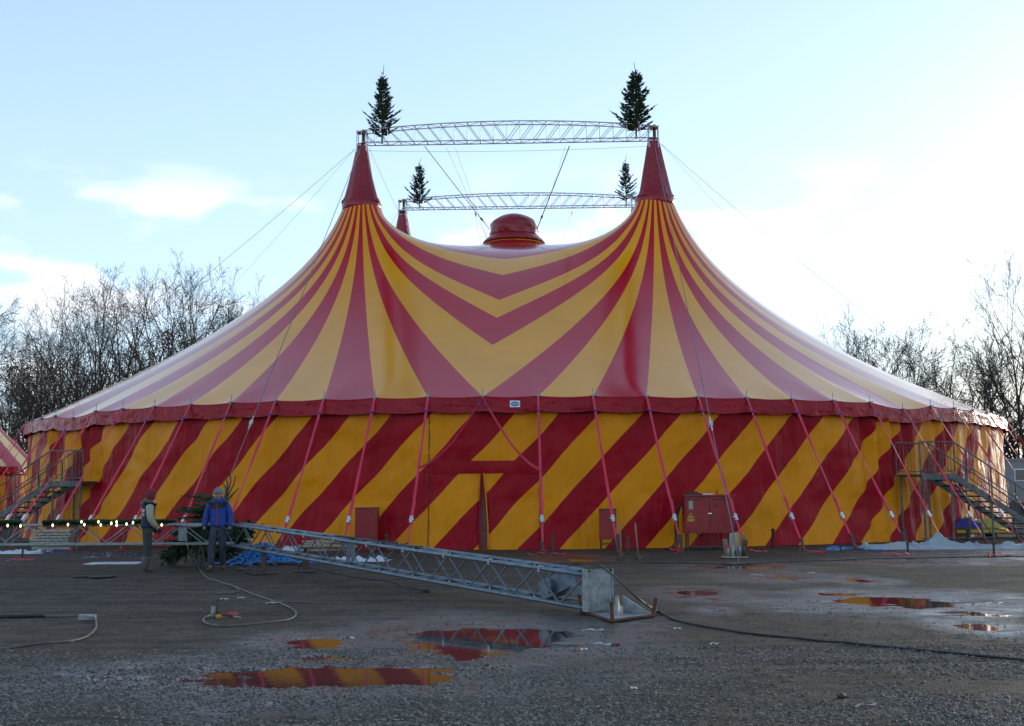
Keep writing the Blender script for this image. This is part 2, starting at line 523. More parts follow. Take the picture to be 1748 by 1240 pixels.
mb = MB(); mb.lathe((0, 0, 0), [(1.52, 12.95), (1.54, 13.12), (1.50, 13.29), (1.42, 13.31)], 44)
o = mb.build('cupola_band', M['roof_yellow'], tent, True)
# ---- entrance: header flap, lacing cords and the slit between the two curtains
mb = MB(); P = []
for i in range(25):
    nn = -1.0 + 2.02*i/24
    for j in range(6):
        h = j/5
        P.append(wall_pt(nn, 2.52-.36*h, .03+.018*math.sin(PI*h)+.012*mnoise.noise(Vector((nn*5, h*2, 5)))) - TC)
mb.grid(P, 25, 6); mb.build('door_header', M['wall_red'], tent, True)
for nn in (-1.0, 1.02):
    mb = MB(); mb.tube([wall_pt(nn+.004*math.sin(j*1.3), 3.95-j*.13, .022) - TC for j in range(31)], .012, 5)
    mb.build('lacing_cord', M['seam'], tent)
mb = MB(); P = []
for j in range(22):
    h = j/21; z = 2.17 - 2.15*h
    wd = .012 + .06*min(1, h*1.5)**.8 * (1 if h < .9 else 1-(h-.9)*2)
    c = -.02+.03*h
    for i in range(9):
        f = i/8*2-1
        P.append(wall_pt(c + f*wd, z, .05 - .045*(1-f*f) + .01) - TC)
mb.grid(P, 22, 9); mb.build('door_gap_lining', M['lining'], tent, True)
for sgn in (-1, 1):
    mb = MB(); mb.tube([wall_pt(-.02+.03*(j/21) + sgn*(.019+.06*min(1, j/21*1.5)**.8 * (1 if j < 19 else 1-(j/21-.9)*2)), 2.17-2.15*j/21, .05) - TC for j in range(22)], .022, 6)
    mb.build('curtain_hem', M['wall_red'] if sgn < 0 else M['wall_yellow'], tent, True)
# ---- maker's badge on the valance
bc = PW(.58, R_T+.075, 4.13) - TC
brot = rotz(.58*STEP - YAW)
mb = MB(); mb.box((0, 0, 0), (.29, .012, .19)); mb.v = [tuple(brot @ Vector(p) + bc) for p in mb.v]
badge = mb.build('maker_badge', M['badge_white'], tent)
def oval(name, rx, rz, y, m_, par):
    ob = MB(); P = [(rx*math.cos(2*PI*i/20), y, rz*math.sin(2*PI*i/20)) for i in range(20)]
    P2 = [(p[0], y+.004, p[2]) for p in P]
    ob.add([tuple(brot @ Vector(p) + bc) for p in P+P2], [tuple(range(20))] + [(i, i+20, (i+1) % 20+20, (i+1) % 20) for i in range(20)])
    return ob.build(name, m_, par)
oval('badge_oval', .115, .062, -.012, M['badge_blue'], badge)
mb = MB(); mb.box((0, -.016, 0), (.16, .006, .022)); mb.v = [tuple(brot @ Vector(p) + bc) for p in mb.v]; mb.build('badge_stripe', M['badge_white'], badge)
# ------------------------------------------------------------------ ground with shallow puddles
def vnoise(x, y, seed):
    xi = np.floor(x).astype(np.int64); yi = np.floor(y).astype(np.int64)
    fx = x-xi; fy = y-yi
    fx = fx*fx*(3-2*fx); fy = fy*fy*(3-2*fy)
    def hsh(a, b):
        h = (a*374761393 + b*668265263 + seed*1442695041) & 0xffffffff
        h = ((h ^ (h >> 13))*1274126177) & 0xffffffff
        return ((h ^ (h >> 16)) & 0xffff)/65535.0
    return (hsh(xi, yi)*(1-fx)+hsh(xi+1, yi)*fx)*(1-fy) + (hsh(xi, yi+1)*(1-fx)+hsh(xi+1, yi+1)*fx)*fy
PUD = [(835, 1093, 128, 23), (515, 1156, 215, 22), (540, 1098, 46, 10), (1530, 1028, 108, 10), (1682, 1070, 40, 8), (1190, 1011, 34, 4),
       (1215, 1043, 18, 3), (1270, 967, 50, 3), (985, 955, 34, 4), (1700, 947, 70, 5), (1462, 990, 26, 4), (1640, 1046, 48, 4), (1330, 985, 50, 4), (560, 1122, 60, 4),
       (1230, 1022, 40, 4), (1560, 960, 60, 3), (1420, 1012, 40, 4)]
PW_ = []
for cx, cy, a, b in PUD:
    c = gr(cx, cy); ex = gr(cx+a, cy); ny = gr(cx, cy-b); fy = gr(cx, cy+b)
    PW_.append((c.x, (ny.y+fy.y)/2, abs(ex.x-c.x), abs(ny.y-fy.y)/2))
def ground_z(x, y):
    z = .020*(vnoise(x*.45, y*.45, 1)-.5) + .012*(vnoise(x*1.7, y*1.7, 2)-.5) + .008*(vnoise(x*5.3, y*5.3, 3)-.5) + .005*(vnoise(x*13, y*13, 4)-.5)
    wet = np.zeros_like(z)
    for y0, sl, cv in ((11.2, .05, .004), (12.9, .05, .004), (15.8, -.06, .003), (17.6, -.06, .003), (20.5, .03, -.002), (22.2, .03, -.002), (27.0, .02, .001), (28.8, .02, .001)):
        dd = (y - (y0 + sl*x + cv*x*x + .25*(vnoise(x*.3, x*0+y0, 31)-.5)))
        br = .5 + .9*vnoise(x*.6, x*0+y0*3, 32)
        z = z + br*(-.013*np.exp(-(dd/.13)**2) + .008*np.exp(-((np.abs(dd)-.26)/.08)**2)) + .004*br*np.exp(-(dd/.12)**2)*np.sin(x*42 + np.sign(dd)*1.2)
    wob = 1 + .42*(vnoise(x*1.3+7, y*1.3, 5)-.5) + .26*(vnoise(x*4.1, y*4.1, 6)-.5) + .16*(vnoise(x*10, y*10, 16)-.5)
    for (cx, cy, a, b) in PW_:
        r = np.sqrt(((x-cx)/a)**2 + ((y-cy)/b)**2)
        t = np.clip((1.28*wob - r)/.6, 0, 1); t = t*t*(3-2*t)
        z = z*(1-.30*t) - .021*t
        w2 = np.clip((3.3*wob - r)/1.9, 0, 1)
        wet = np.maximum(wet, w2)
    return z, wet
def spread(lo, hi, step, far, ratio=1.22):
    a = list(np.arange(lo, hi, step)); s = step; up = [hi]
    while up[-1] < far: s *= ratio; up.append(up[-1]+s)
    s = step; dn = []
    p = lo
    while p > -far: s *= ratio; p -= s; dn.append(p)
    return np.array(dn[::-1] + a + up)
gx = spread(-13.5, 15.0, .07, 900)
yy = [6.5]
while yy[-1] < 34: yy.append(yy[-1] + .028 + .0030*(yy[-1]-6.5))
s = .12
while yy[-1] < 1800: s *= 1.2; yy.append(yy[-1]+s)
dn = []; p = 6.5; s = .05
while p > -300: s *= 1.25; p -= s; dn.append(p)
gy = np.array(dn[::-1] + yy)
GX, GY = np.meshgrid(gx, gy, indexing='ij')
GZ, GWET = ground_z(GX, GY)
fade = np.clip((60-np.hypot(GX, GY-20))/25, 0, 1)
GZ = GZ*fade
nx, ny = GX.shape
me = bpy.data.meshes.new('ground')
co = np.stack([GX, GY, GZ], -1).reshape(-1, 3).astype(np.float32)
ii, jj = np.meshgrid(np.arange(nx-1), np.arange(ny-1), indexing='ij')
q = np.stack([ii*ny+jj, (ii+1)*ny+jj, (ii+1)*ny+jj+1, ii*ny+jj+1], -1).reshape(-1, 4).astype(np.int32)
me.vertices.add(len(co)); me.vertices.foreach_set('co', co.ravel())
me.loops.add(q.size); me.loops.foreach_set('vertex_index', q.ravel())
me.polygons.add(len(q)); me.polygons.foreach_set('loop_start', np.arange(0, q.size, 4, dtype=np.int32))
me.polygons.foreach_set('use_smooth', np.ones(len(q), dtype=bool))
me.update(calc_edges=True)
at_ = me.attributes.new('wet', 'FLOAT', 'POINT'); at_.data.foreach_set('value', GWET.reshape(-1).astype(np.float32))
def ground_mat():
    m = bpy.data.materials.new('gravel_ground'); m.use_nodes = True
    t = m.node_tree; b = t.nodes['Principled BSDF']; L = t.links.new; NN = t.nodes.new
    tcn = NN('ShaderNodeTexCoord')
    def noise_(sc, det=5, r=.55):
        n = NN('ShaderNodeTexNoise'); n.inputs['Scale'].default_value = sc; n.inputs['Detail'].default_value = det; n.inputs['Roughness'].default_value = r
        L(tcn.outputs['Object'], n.inputs['Vector']); return n
    def rng(src, a, b_, c=0, d=1):
        r = NN('ShaderNodeMapRange'); r.inputs['From Min'].default_value = a; r.inputs['From Max'].default_value = b_
        r.inputs['To Min'].default_value = c; r.inputs['To Max'].default_value = d; L(src, r.inputs['Value']); return r.outputs[0]
    def mix(fac, A, B, bt='MIX'):
        x = NN('ShaderNodeMix'); x.data_type = 'RGBA'; x.blend_type = bt
        if isinstance(fac, float): x.inputs['Factor'].default_value = fac
        else: L(fac, x.inputs['Factor'])
        for k, v in (('A', A), ('B', B)):
            if isinstance(v, tuple): x.inputs[k].default_value = (*v, 1)
            else: L(v, x.inputs[k])
        return x.outputs['Result']
    big = noise_(.35, 4); mid = noise_(2.2, 6, .62); fine = noise_(28, 6, .7)
    vor = NN('ShaderNodeTexVoronoi'); vor.inputs['Scale'].default_value = 38; vor.inputs['Randomness'].default_value = 1
    L(tcn.outputs['Object'], vor.inputs['Vector'])
    vor2 = NN('ShaderNodeTexVoronoi'); vor2.inputs['Scale'].default_value = 95
    L(tcn.outputs['Object'], vor2.inputs['Vector'])
    c = mix(rng(big.outputs['Fac'], .35, .65), (.104, .072, .046), (.078, .055, .037))
    c = mix(rng(mid.outputs['Fac'], .38, .68), c, (.052, .039, .029))
    c = mix(rng(fine.outputs['Fac'], .50, .75), c, (.14, .11, .085))
    sp = NN('ShaderNodeSeparateColor'); L(vor.outputs['Color'], sp.inputs[0])
    c = mix(rng(sp.outputs[0], .80, 1.0, 0, .55), c, (.21, .18, .15))
    c = mix(rng(sp.outputs[1], .75, 1.0, 0, .6), c, (.028, .026, .025))
    mpn = NN('ShaderNodeMapping'); mpn.inputs['Scale'].default_value = (.28, 2.6, 1); mpn.inputs['Rotation'].default_value = (0, 0, .08); L(tcn.outputs['Object'], mpn.inputs['Vector'])
    st = NN('ShaderNodeTexNoise'); st.inputs['Scale'].default_value = 1.0; st.inputs['Detail'].default_value = 6; L(mpn.outputs[0], st.inputs['Vector'])
    c = mix(rng(st.outputs['Fac'], .50, .68, 0, .65), c, (.038, .029, .022))
    c = mix(rng(st.outputs['Fac'], .46, .30, 0, .45), c, (.15, .112, .078))
    wt = NN('ShaderNodeAttribute'); wt.attribute_name = 'wet'
    wm = NN('ShaderNodeMath'); wm.operation = 'MULTIPLY'; L(wt.outputs['Fac'], wm.inputs[0]); L(rng(mid.outputs['Fac'], .30, .55, .35, 1.0), wm.inputs[1])
    c2 = mix(rng(wm.outputs[0], 0, 1, 0, .45), c, (.030, .028, .027))
    L(c2, b.inputs['Base Color'])
    rg = NN('ShaderNodeMix'); rg.data_type = 'FLOAT'
    L(wm.outputs[0], rg.inputs['Factor']); L(rng(mid.outputs['Fac'], .3, .7, .62, .85), rg.inputs['A']); rg.inputs['B'].default_value = .20
    L(rg.outputs['Result'], b.inputs['Roughness'])
    L(rng(wm.outputs[0], 0, 1, .15, .55), b.inputs['Specular IOR Level'])
    h = NN('ShaderNodeMath'); h.operation = 'ADD'
    L(rng(vor.outputs['Distance'], 0, .6, .6, 0), h.inputs[0]); L(fine.outputs['Fac'], h.inputs[1])
    h2 = NN('ShaderNodeMath'); h2.operation = 'ADD'; L(h.outputs[0], h2.inputs[0]); L(rng(vor2.outputs['Distance'], 0, .6, .35, 0), h2.inputs[1])
    bp = NN('ShaderNodeBump'); bp.inputs['Distance'].default_value = .018
    L(rng(wm.outputs[0], 0, 1,   .85, .14), bp.inputs['Strength'])
    L(h2.outputs[0], bp.inputs['Height']); L(bp.outputs[0], b.inputs['Normal'])
    return m
me.materials.append(ground_mat())
struct(link('ground', me))
# water lying in the hollows
WZ = -.013
mw = mat('puddle_water', (.05, .042, .036), .025, spec=.7, wr=.008, wscale=6)
for i, (cx, cy, a, b) in enumerate(PW_):
    mb = MB(); P = [(cx, cy, WZ-.0006*i)] + [(cx+1.75*a*math.cos(2*PI*k/40), cy+1.75*b*math.sin(2*PI*k/40), WZ-.0006*i) for k in range(40)]
    mb.add(P, [(0, k+1, (k+1) % 40+1) for k in range(40)])
    struct(mb.build('puddle', mw))
# loose gravel
def scatter(name, n, ylo, yhi, rlo, rhi, seed, mats):
    r = np.random.RandomState(seed)
    u = r.rand(n); y = 1/(1/ylo - u*(1/ylo-1/yhi))          # denser near the camera
    x = (r.rand(n)*2-1)*(y*.47+.6)
    keep = vnoise(x*.5+3, y*.5, 21)*.6 + vnoise(x*1.9, y*1.9, 22)*.4 > r.rand(n)*.75+.12
    x, y = x[keep], y[keep]; n = len(x)
    z, wet = ground_z(x, y)
    dry = (z > -.014); x, y, z = x[dry], y[dry], z[dry]; n = len(x)
    base = np.array([(1, 0, 0), (.3, .95, .1), (-.85, .5, 0), (-.8, -.6, .1), (.35, -.9, 0), (0.1, .05, .75), (0, 0, -.5)])
    fc = np.array([(0, 1, 5), (1, 2, 5), (2, 3, 5), (3, 4, 5), (4, 0, 5)])
    sc = (rlo + (rhi-rlo)*r.rand(n)**2.5)
    V = base[None]*(1+.35*(r.rand(n, 7, 3)-.5))
    an = r.rand(n)*6.28; ca, sa = np.cos(an)[:, None], np.sin(an)[:, None]
    X = V[..., 0]*ca - V[..., 1]*sa; Y = V[..., 0]*sa + V[..., 1]*ca
    V = np.stack([X*(.7+.6*r.rand(n))[:, None], Y, V[..., 2]], -1)*sc[:, None, None] + np.stack([x, y, z+.001], -1)[:, None]
    Fc = (fc[None] + (np.arange(n)*7)[:, None, None]).reshape(-1, 3).astype(np.int32)
    me = bpy.data.meshes.new(name)
    co = V.reshape(-1, 3).astype(np.float32)
    me.vertices.add(len(co)); me.vertices.foreach_set('co', co.ravel())
    me.loops.add(Fc.size); me.loops.foreach_set('vertex_index', Fc.ravel())
    me.polygons.add(len(Fc)); me.polygons.foreach_set('loop_start', np.arange(0, Fc.size, 3, dtype=np.int32))
    for m_ in mats: me.materials.append(m_)
    me.polygons.foreach_set('material_index', np.repeat(r.randint(0, len(mats), n), 5).astype(np.int32))
    me.update(calc_edges=True)
    o = stuff(link(name, me)); tag(o, 'loose grey gravel strewn over the wet ground', 'gravel')
    return o
st_m = [mat('stone_%d' % i, c, .6, spec=.5) for i, c in enumerate([(.12, .096, .075), (.17, .138, .108), (.075, .06, .046), (.048, .04, .033), (.24, .20, .16)])]
scatter('gravel', 110000, 7.6, 12.6, .006, .020, 3, st_m)
scatter('gravel', 16000, 12.0, 32.0, .008, .020, 4, st_m[:4])
# ------------------------------------------------------------------ lattice trusses
def lattice(par, org, A, B, side, wd, hts, bays, rc, rb, m_, up=None, flip=False, cross=True, zig=True):
    """box truss from A to B (bottom centre line); hts(f) gives height; every chord and brace is a part"""
    A, B, side = Vector(A), Vector(B), Vector(side).normalized()
    axis = (B-A).normalized()
    upv = Vector((0, 0, 1)) if up is None else Vector(up)
    upv = (upv - axis*upv.dot(axis)).normalized()
    def P(f, s, t): return A + (B-A)*f + side*(s*wd/2) + upv*(hts(f)*t) - Vector(org)
    K = max(bays, 8)
    for s in (-1, 1):
        for t in (0, 1):
            MB().tube([P(i/K, s, t) for i in range(K+1)], rc, 8).build('chord', m_, par, True)
    for i in range(bays):
        f0, f1 = i/bays, (i+1)/bays
        for s in (-1, 1):
            if zig:
                a, b = ((0, 1) if i % 2 else (1, 0))
            else:
                a, b = ((1, 0) if f0 < .5 else (0, 1))
                MB().tube([P(f0, s, 0), P(f0, s, 1)], rb*.9, 5).build('upright', m_, par)
            MB().tube([P(f0, s, a), P(f1, s, b)], rb, 5).build('brace', m_, par)
        if cross:
            for t in (0, 1):
                MB().tube([P(f0, -1 if i % 2 else 1, t), P(f1, 1 if i % 2 else -1, t)], rb*.85, 5).build('cross_brace', m_, par)
                MB().tube([P(f0, -1, t), P(f0, 1, t)], rb*.85, 5).build('cross_brace', m_, par)
    return P

def roof_truss(ml, mr, pl, pr, pm, label):
    """pl, pr: (x, y bottom, y top) photo rows at the two ends, pm at the middle"""
    wl, wr = TW(ml[0], ml[1], 0), TW(mr[0], mr[1], 0)
    zb_l, zt_l = at(pl[0], pl[1], wl.y).z, at(pl[0], pl[2], wl.y).z
    zb_r, zt_r = at(pr[0], pr[1], wr.y).z, at(pr[0], pr[2], wr.y).z
    ym = (wl.y+wr.y)/2
    hm = at(pm[0], pm[2], ym).z - at(pm[0], pm[1], ym).z
    A, B = Vector((wl.x, wl.y, zb_l)), Vector((wr.x, wr.y, zb_r))
    par = thing('roof_truss', label, 'truss', A, 0, 'arched trusses above the tent')
    he = ((zt_l-zb_l)+(zt_r-zb_r))/2
    ht = lambda f: he + (hm-he)*math.sin(PI*f)**.8
    P = lattice(par, A, A, B, UY, .52, ht, 22, .026, .014, M['alu'], zig=False)
    for E_, sg in ((A, 1), (B, -1)):
        base = E_ - A
        for sx in (-.2, .2):
            for sy in (-.2, .2):
                MB().tube([base + UX*sx + UY*sy + Vector((0, 0, -.42)), base + UX*sx + UY*sy + Vector((0, 0, he+.03))], .024, 6).build('head_post', M['alu'], par)
        for z in (-.34, -.10, he):
            MB().box(base + Vector((0, 0, z)), (.45, .45, .05), rotz(-YAW)).build('head_plate', M['steel'], par)
        MB().tube([base + UX*.05 + Vector((0, 0, -.36)), base + UX*.05 + Vector((0, 0, he+.12))], .07, 8).build('mast_tip', M['rust'], par, True)
    return A, B, P, ht
FA, FB, FP, FH = roof_truss(MASTS[0], MASTS[1], (640, 246, 228), (1105, 238, 217), (880, 243, 211), 'arched lattice truss joining the two front tent peaks')
BA, BB, BP, BH = roof_truss(MASTS[3], MASTS[2], (712, 357, 344), (1085, 352, 338), (890, 356, 333), 'arched lattice truss above the back peaks behind the cupola')

# ------------------------------------------------------------------ fir trees
def fir_meshes(h, rmax, seed, dens=1.0, blunt=.0):
    r = random.Random(seed)
    tr = MB(); tr.tube([(r.uniform(-.01, .01)*i, r.uniform(-.01, .01)*i, h*i/8) for i in range(9)], [max(.012, .035*h/3*(1-i/8.3)) for i in range(9)], 7)
    cr = MB()
    def spray(p, d, L, wd):
        d = d.normalized()
        a = d.cross(Vector((r.uniform(-1, 1), r.uniform(-1, 1), r.uniform(-.3, 1)))).normalized()
        for k in range(2):
            q = a if k == 0 else d.cross(a).normalized()
            e = p + d*L
            mpt = p + d*L*.55
            cr.add([p - q*wd*.35, mpt - q*wd*.5, e, mpt + q*wd*.5, p + q*wd*.35], [(0, 1, 2, 3, 4)])
    z = .10*h
    while z < .80*h:
        f = z/h
        prof = min(1.0, (f+.06)/.22)*(1-f)**1.05*1.12
        nb = int(r.uniform(6, 8)*dens)
        a0 = r.uniform(0, 6.28)
        for b in range(nb):
            if r.random() < .14: continue
            an = a0 + b*2*PI/nb + r.uniform(-.3, .3)
            L = rmax*prof*r.uniform(.42, 1.25)
            up = r.uniform(.05, .35) + .55*f
            dr = Vector((math.cos(an), math.sin(an), up)).normalized()
            p = Vector((0, 0, z + r.uniform(-.03, .03)*h*.3))
            pts = [p]
            k = 5
            for i in range(k):
                dd = dr + Vector((0, 0, .12*i))
                p = p + dd.normalized()*L/k; pts.append(p)
            cr.cur = 1; cr.tube(pts, [.008*h/3*(1-.8*i/k)+.002 for i in range(k+1)], 3, False); cr.cur = 0
            n_t = max(4, int(L/.062))
            for t in range(n_t):
                g = (t+.6)/n_t
                if g < .12: continue
                i = min(int(g*k), k-1); q = pts[i].lerp(pts[i+1], g*k-i)
                tang = (pts[i+1]-pts[i]).normalized()
                for sgn in (-1, 1):
                    sd_ = tang.cross(Vector((0, 0, 1))).normalized()*sgn
                    d = (tang*.75 + sd_*r.uniform(.4, 1.0) + Vector((0, 0, r.uniform(-.25, .45))))
                    spray(q, d, (.11+.13*(1-g))*rmax/.8*r.uniform(.7, 1.25), .038*rmax/.8)
            spray(pts[-2], dr + Vector((0, 0, .5)), L/k*2.2, .035)
        z += h*r.uniform(.038, .055)
    for zz, n_, L in ((.82, 5, .13), (.88, 4, .06)):
        for b in range(n_):
            an = r.uniform(0, 6.28); d = Vector((math.cos(an), math.sin(an), r.uniform(.5, 1.3))).normalized()
            cr.cur = 1; cr.tube([(0, 0, h*zz), Vector((0, 0, h*zz)) + d*L*h*r.uniform(.5, .8)], [.008, .004], 3, False); cr.cur = 0
            spray(Vector((0, 0, h*zz)), d, L*h*.5, .035)
    return tr.mesh('trunk', M['fir_bark'], True), cr.mesh('crown', [M['needle'], M['fir_bark']])
def put_fir(meshes, loc, rz, sc, label, group=None, rot=None):
    o = thing('fir_tree', label, 'fir tree', loc, rz, group)
    if rot is not None: o.rotation_euler = rot
    o.scale = (sc, sc, sc)
    link('trunk', meshes[0], o); link('crown', meshes[1], o)
    return o
fm1 = fir_meshes(3.5, .92, 11, .9); fm2 = fir_meshes(3.35, 1.05, 23, 1.0); fm3 = fir_meshes(2.75, .85, 31, .85); fm4 = fir_meshes(2.75, .78, 47, .75)
FIRG = 'fir trees tied to the roof trusses'
put_fir(fm1, at(652, 245, FA.y), 0.3, 1.0, 'slim fir tree upright on the left end of front roof truss', FIRG)
put_fir(fm2, at(1086, 237, FB.y), 1.3, 1.0, 'bushy fir tree upright on the right end of front roof truss', FIRG)
put_fir(fm3, at(716, 356, BA.y), 2.1, 1.0, 'small fir tree on the back roof truss beside the peak cover', FIRG)
put_fir(fm4, at(1069, 352, BB.y), 0.9, 1.0, 'sparse small fir tree on back truss end behind the front peak', FIRG)

# ------------------------------------------------------------------ cables and guy straps
def sag(a, b, s, k=10):
    a, b = Vector(a), Vector(b)
    return [a.lerp(b, i/k) - Vector((0, 0, s*4*(i/k)*(1-i/k))) for i in range(k+1)]
def cable(a, b, r, label, s=.1, group='wire cables of the tent rigging', m_='wire', name='stay_cable', hoist=None):
    a = Vector(a); b = Vector(b)
    pts = [p - a for p in sag(a, b, s)]
    o = thing(name, label, 'cable', a, 0, group)
    MB().tube(pts, r, 5).build('wire', M[m_], o, True)
    if hoist is not None:
        p = a.lerp(b, hoist) - a; d = (b-a).normalized(); q = d.to_track_quat('Z', 'Y').to_matrix()
        mb = MB(); mb.box(p, (.09, .05, .20), q); mb.box(p + d*.16, (.05, .03, .10), q); mb.tube([p - d*.3, p + d*.35], .018, 5)
        mb.build('turnbuckle', M['chrome'], o)
    return o
hl, hr = FA + Vector((0, 0, -.2)), FB + Vector((0, 0, -.2))
bl, br = BA + Vector((0, 0, -.2)), BB + Vector((0, 0, -.2))
cable(hl - UX*.3, (-28.6, 52, 0), .008, 'thin stay cable from left front peak down to the woods side', .5)
cable(hl - UX*.3, (-25.8, 58, 0), .005, 'finer rear stay cable from left front peak down to the woods side', .5)
cable(hr + UX*.3, (28.8, 50.5, 0), .008, 'thin stay cable from right front peak down toward the trailer', .9)
cable(hr + UX*.3, (26.6, 57, 0), .005, 'finer rear stay cable from right front peak down toward the trailer', .8)
cable(hl - UY*.3, gr(333, 962), .013, 'stay cable over the canopy from left front peak to the yard', .02, hoist=.78)
cable(hr - UY*.3, gr(1262, 962), .013, 'stay cable over the canopy from right front peak to the yard', .02, hoist=.79)
cable(hl + UX*.3, bl - UX*.2, .008, 'bracing cable between the two left peaks', .05)
cable(bl - UX*.3, TW(-14, 3, 0.5), .007, 'thin stay cable from left back peak behind the canopy', .05)
cu = TW(0, 0, 14.1)
cable(at(725, 250, FA.y), cu - UX*1.12 - UY*.35 + Vector((0, 0, -.1)), .016, 'dark cable from front truss to left side of cupola', .02, m_='cable', hoist=.86)
cable(at(972, 250, FB.y), cu + UX*1.12 - UY*.35 + Vector((0, 0, -.1)), .022, 'dark cable from front truss to right side of cupola', .02, m_='cable', hoist=.84)
cable(at(762, 252, FA.y), cu - UX*1.2 + UY*.6 - Vector((0, 0, .6)), .006, 'fine wire from front truss down behind cupola left', .0)
cable(at(777, 252, FA.y), cu - UX*1.25 + UY*.5 - Vector((0, 0, .5)), .006, 'second fine wire from front truss down behind cupola left', .0)
cable(at(965, 250, FB.y), at(938, 340, 54), .006, 'fine wire beside the dark right cupola cable', .0)
cable(at(810, 356, BA.y), TW(-1.6, 2.0, 13.0), .007, 'fine wire from back truss to canopy left of the cupola', .0, hoist=.12)
cable(at(981, 354, BA.y), TW(1.9, 2.0, 13.0), .007, 'fine wire from back truss to canopy right of the cupola', .0, hoist=.12)
cable(hl + UX*.2 - Vector((0, 0, .1)), hr - UX*.2 - Vector((0, 0, .1)), .007, 'slack wire hanging just under the front roof truss', .12)

STRAPG = 'webbing guy straps round the tent'
ratchet = MB(); ratchet.box((0, 0, 0), (.085, .06, .20)); ratchet.box((0, -.045, .07), (.07, .04, .10)); ratchet.tube([(-.06, -.03, -.03), (.06, -.03, -.03)], .022, 6); ratchet.box((.03, -.03, -.12), (.02, .04, .1))
ratchet_me = ratchet.mesh('ratchet', M['chrome'])
rs = random.Random(77)
def stake(p, lean, az, h, label='flat iron anchor stake driven in at a guy strap foot', group='iron anchor stakes in the gravel', wd=.07, m_='iron', w2=.035):
    o = thing('anchor_stake', label, 'stake', p, az, group)
    d = Vector((0, math.sin(lean), math.cos(lean)))
    q = d.to_track_quat('Z', 'Y').to_matrix()
    mb = MB(); mb.box(d*(h/2-.06), (wd, w2, h+.1), q); mb.box(d*(h-.03), (wd*1.35, w2*1.4, .07), q)
    mb.build('shaft', M[m_], o)
    return o
ORD = 'zeroth first second third fourth fifth sixth seventh eighth ninth tenth eleventh twelfth thirteenth fourteenth fifteenth sixteenth seventeenth'.split()
def side_words(n): return '%s from the entrance toward the %s' % (ORD[abs(n)], 'power cabinet' if n > 0 else 'garlanded truss')
def guy(n, out_r=2.65, dn=0.0, width=.075, rat=.80):
    x, y = R_T*math.sin(n*STEP), -R_T*math.cos(n*STEP)
    top = PW(n, R_T+.06, float(canopy_z(np.array(x), np.array(y))) - .05)
    bot = PW(n+dn, R_T+out_r, .10)
    o = thing('guy_strap', 'pink-red webbing guy strap, ' + side_words(n), 'strap', bot, 0, STRAPG)
    tang = PW(n+.5, R_T, 0) - PW(n-.5, R_T, 0); tang.normalize()
    def L(f): return top.lerp(bot, f) - Vector((0, 0, .05*math.sin(PI*f))) - bot
    K = 14
    wv = [tang*math.cos(.5*math.sin(i*.7+n)) + Vector((0, -.7, .7))*math.sin(.5*math.sin(i*.7+n)) for i in range(K+1)]
    wds = [width*(1.0 if i < K*rat-1 else 1.25 if i < K*rat else .85)*rs.uniform(.9, 1.05) for i in range(K+1)]
    MB().ribbon([L(i/K) for i in range(K+1)], wv, wds).build('webbing', M['strap'], o)
    # folded-back tail hanging from the ratchet
    d = (bot-top).normalized()
    t0 = L(rat-.14)
    MB().ribbon([t0 + d*.0 + Vector((0, -.02, 0)), t0 + d*.15 + Vector((.03, -.05, -.02)), t0 + d*.45 + Vector((.01, -.035, -.03)), L(rat) + Vector((0, -.02, 0))], tang, .06).build('tail', M['strap'], o)
    ro = link('ratchet', ratchet_me, o); ro.location = L(rat) + Vector((0, -.02, 0)); ro.rotation_euler = d.to_track_quat('Z', 'Y').to_euler()
    MB().box(L(.085) + Vector((0, -.02, 0)), (.10, .03, .05), d.to_track_quat('Z', 'Y').to_matrix()).build('tag', M['tag_blue'], o)
    # knot of slack webbing at the stake
    kb = MB()
    for i in range(2):
        a = rs.uniform(0, 6.28); p0 = Vector((0, 0, .0))
        kb.ribbon(catmull([p0, p0 + Vector((math.cos(a)*.07, math.sin(a)*.08, .0)), p0 + Vector((math.cos(a+.8)*.12, math.sin(a+.8)*.14, -.08)), p0 + Vector((math.cos(a+1.5)*.17, math.sin(a+1.5)*.2, -.09))], 4), Vector((0, 1, .3)), .045)
    kb.build('slack', M['strap'], o)
    lean = rs.uniform(.05, .35)
    stake(Vector((bot.x, bot.y, 0)) + d*.05, lean, n*STEP - YAW + rs.uniform(-.3, .3), rs.uniform(.35, .6), 'iron stake of the guy strap ' + side_words(n))
    return o
for n in range(-17, 18):
    if n == 0: continue
    guy(n, out_r=2.65 + rs.uniform(-.12, .15), dn=rs.uniform(-.08, .08))
# the two straps that cross from the middle post
top0 = PW(0, R_T+.06, Z_E-.05)
for sg, lab in ((-1, 'slack strap curving left from the post above the entrance'), (1, 'slack strap curving right from the post above the entrance')):
    e1 = PW(sg*1.0, R_T+.06, Z_E-.05).lerp(PW(sg*1.0, R_T+2.65, .10), .48 if sg < 0 else .5)
    o = thing('cross_strap', lab, 'strap', top0, 0, STRAPG)
    mid = top0.lerp(e1, .5) - Vector((0, 0, .30)); mid2 = top0.lerp(e1, .78) - Vector((0, 0, .22))
    pts = catmull([Vector((0, 0, 0)), top0.lerp(e1, .22) - top0 - Vector((0, 0, .16)), mid-top0, mid2-top0, e1-top0], 5)
    MB().ribbon(pts, Vector((.2, -.3, 1)), .07).build('webbing', M['strap'], o)
    MB().box(pts[2] + Vector((0, -.02, 0)), (.09, .03, .05)).build('tag', M['tag_blue'], o)
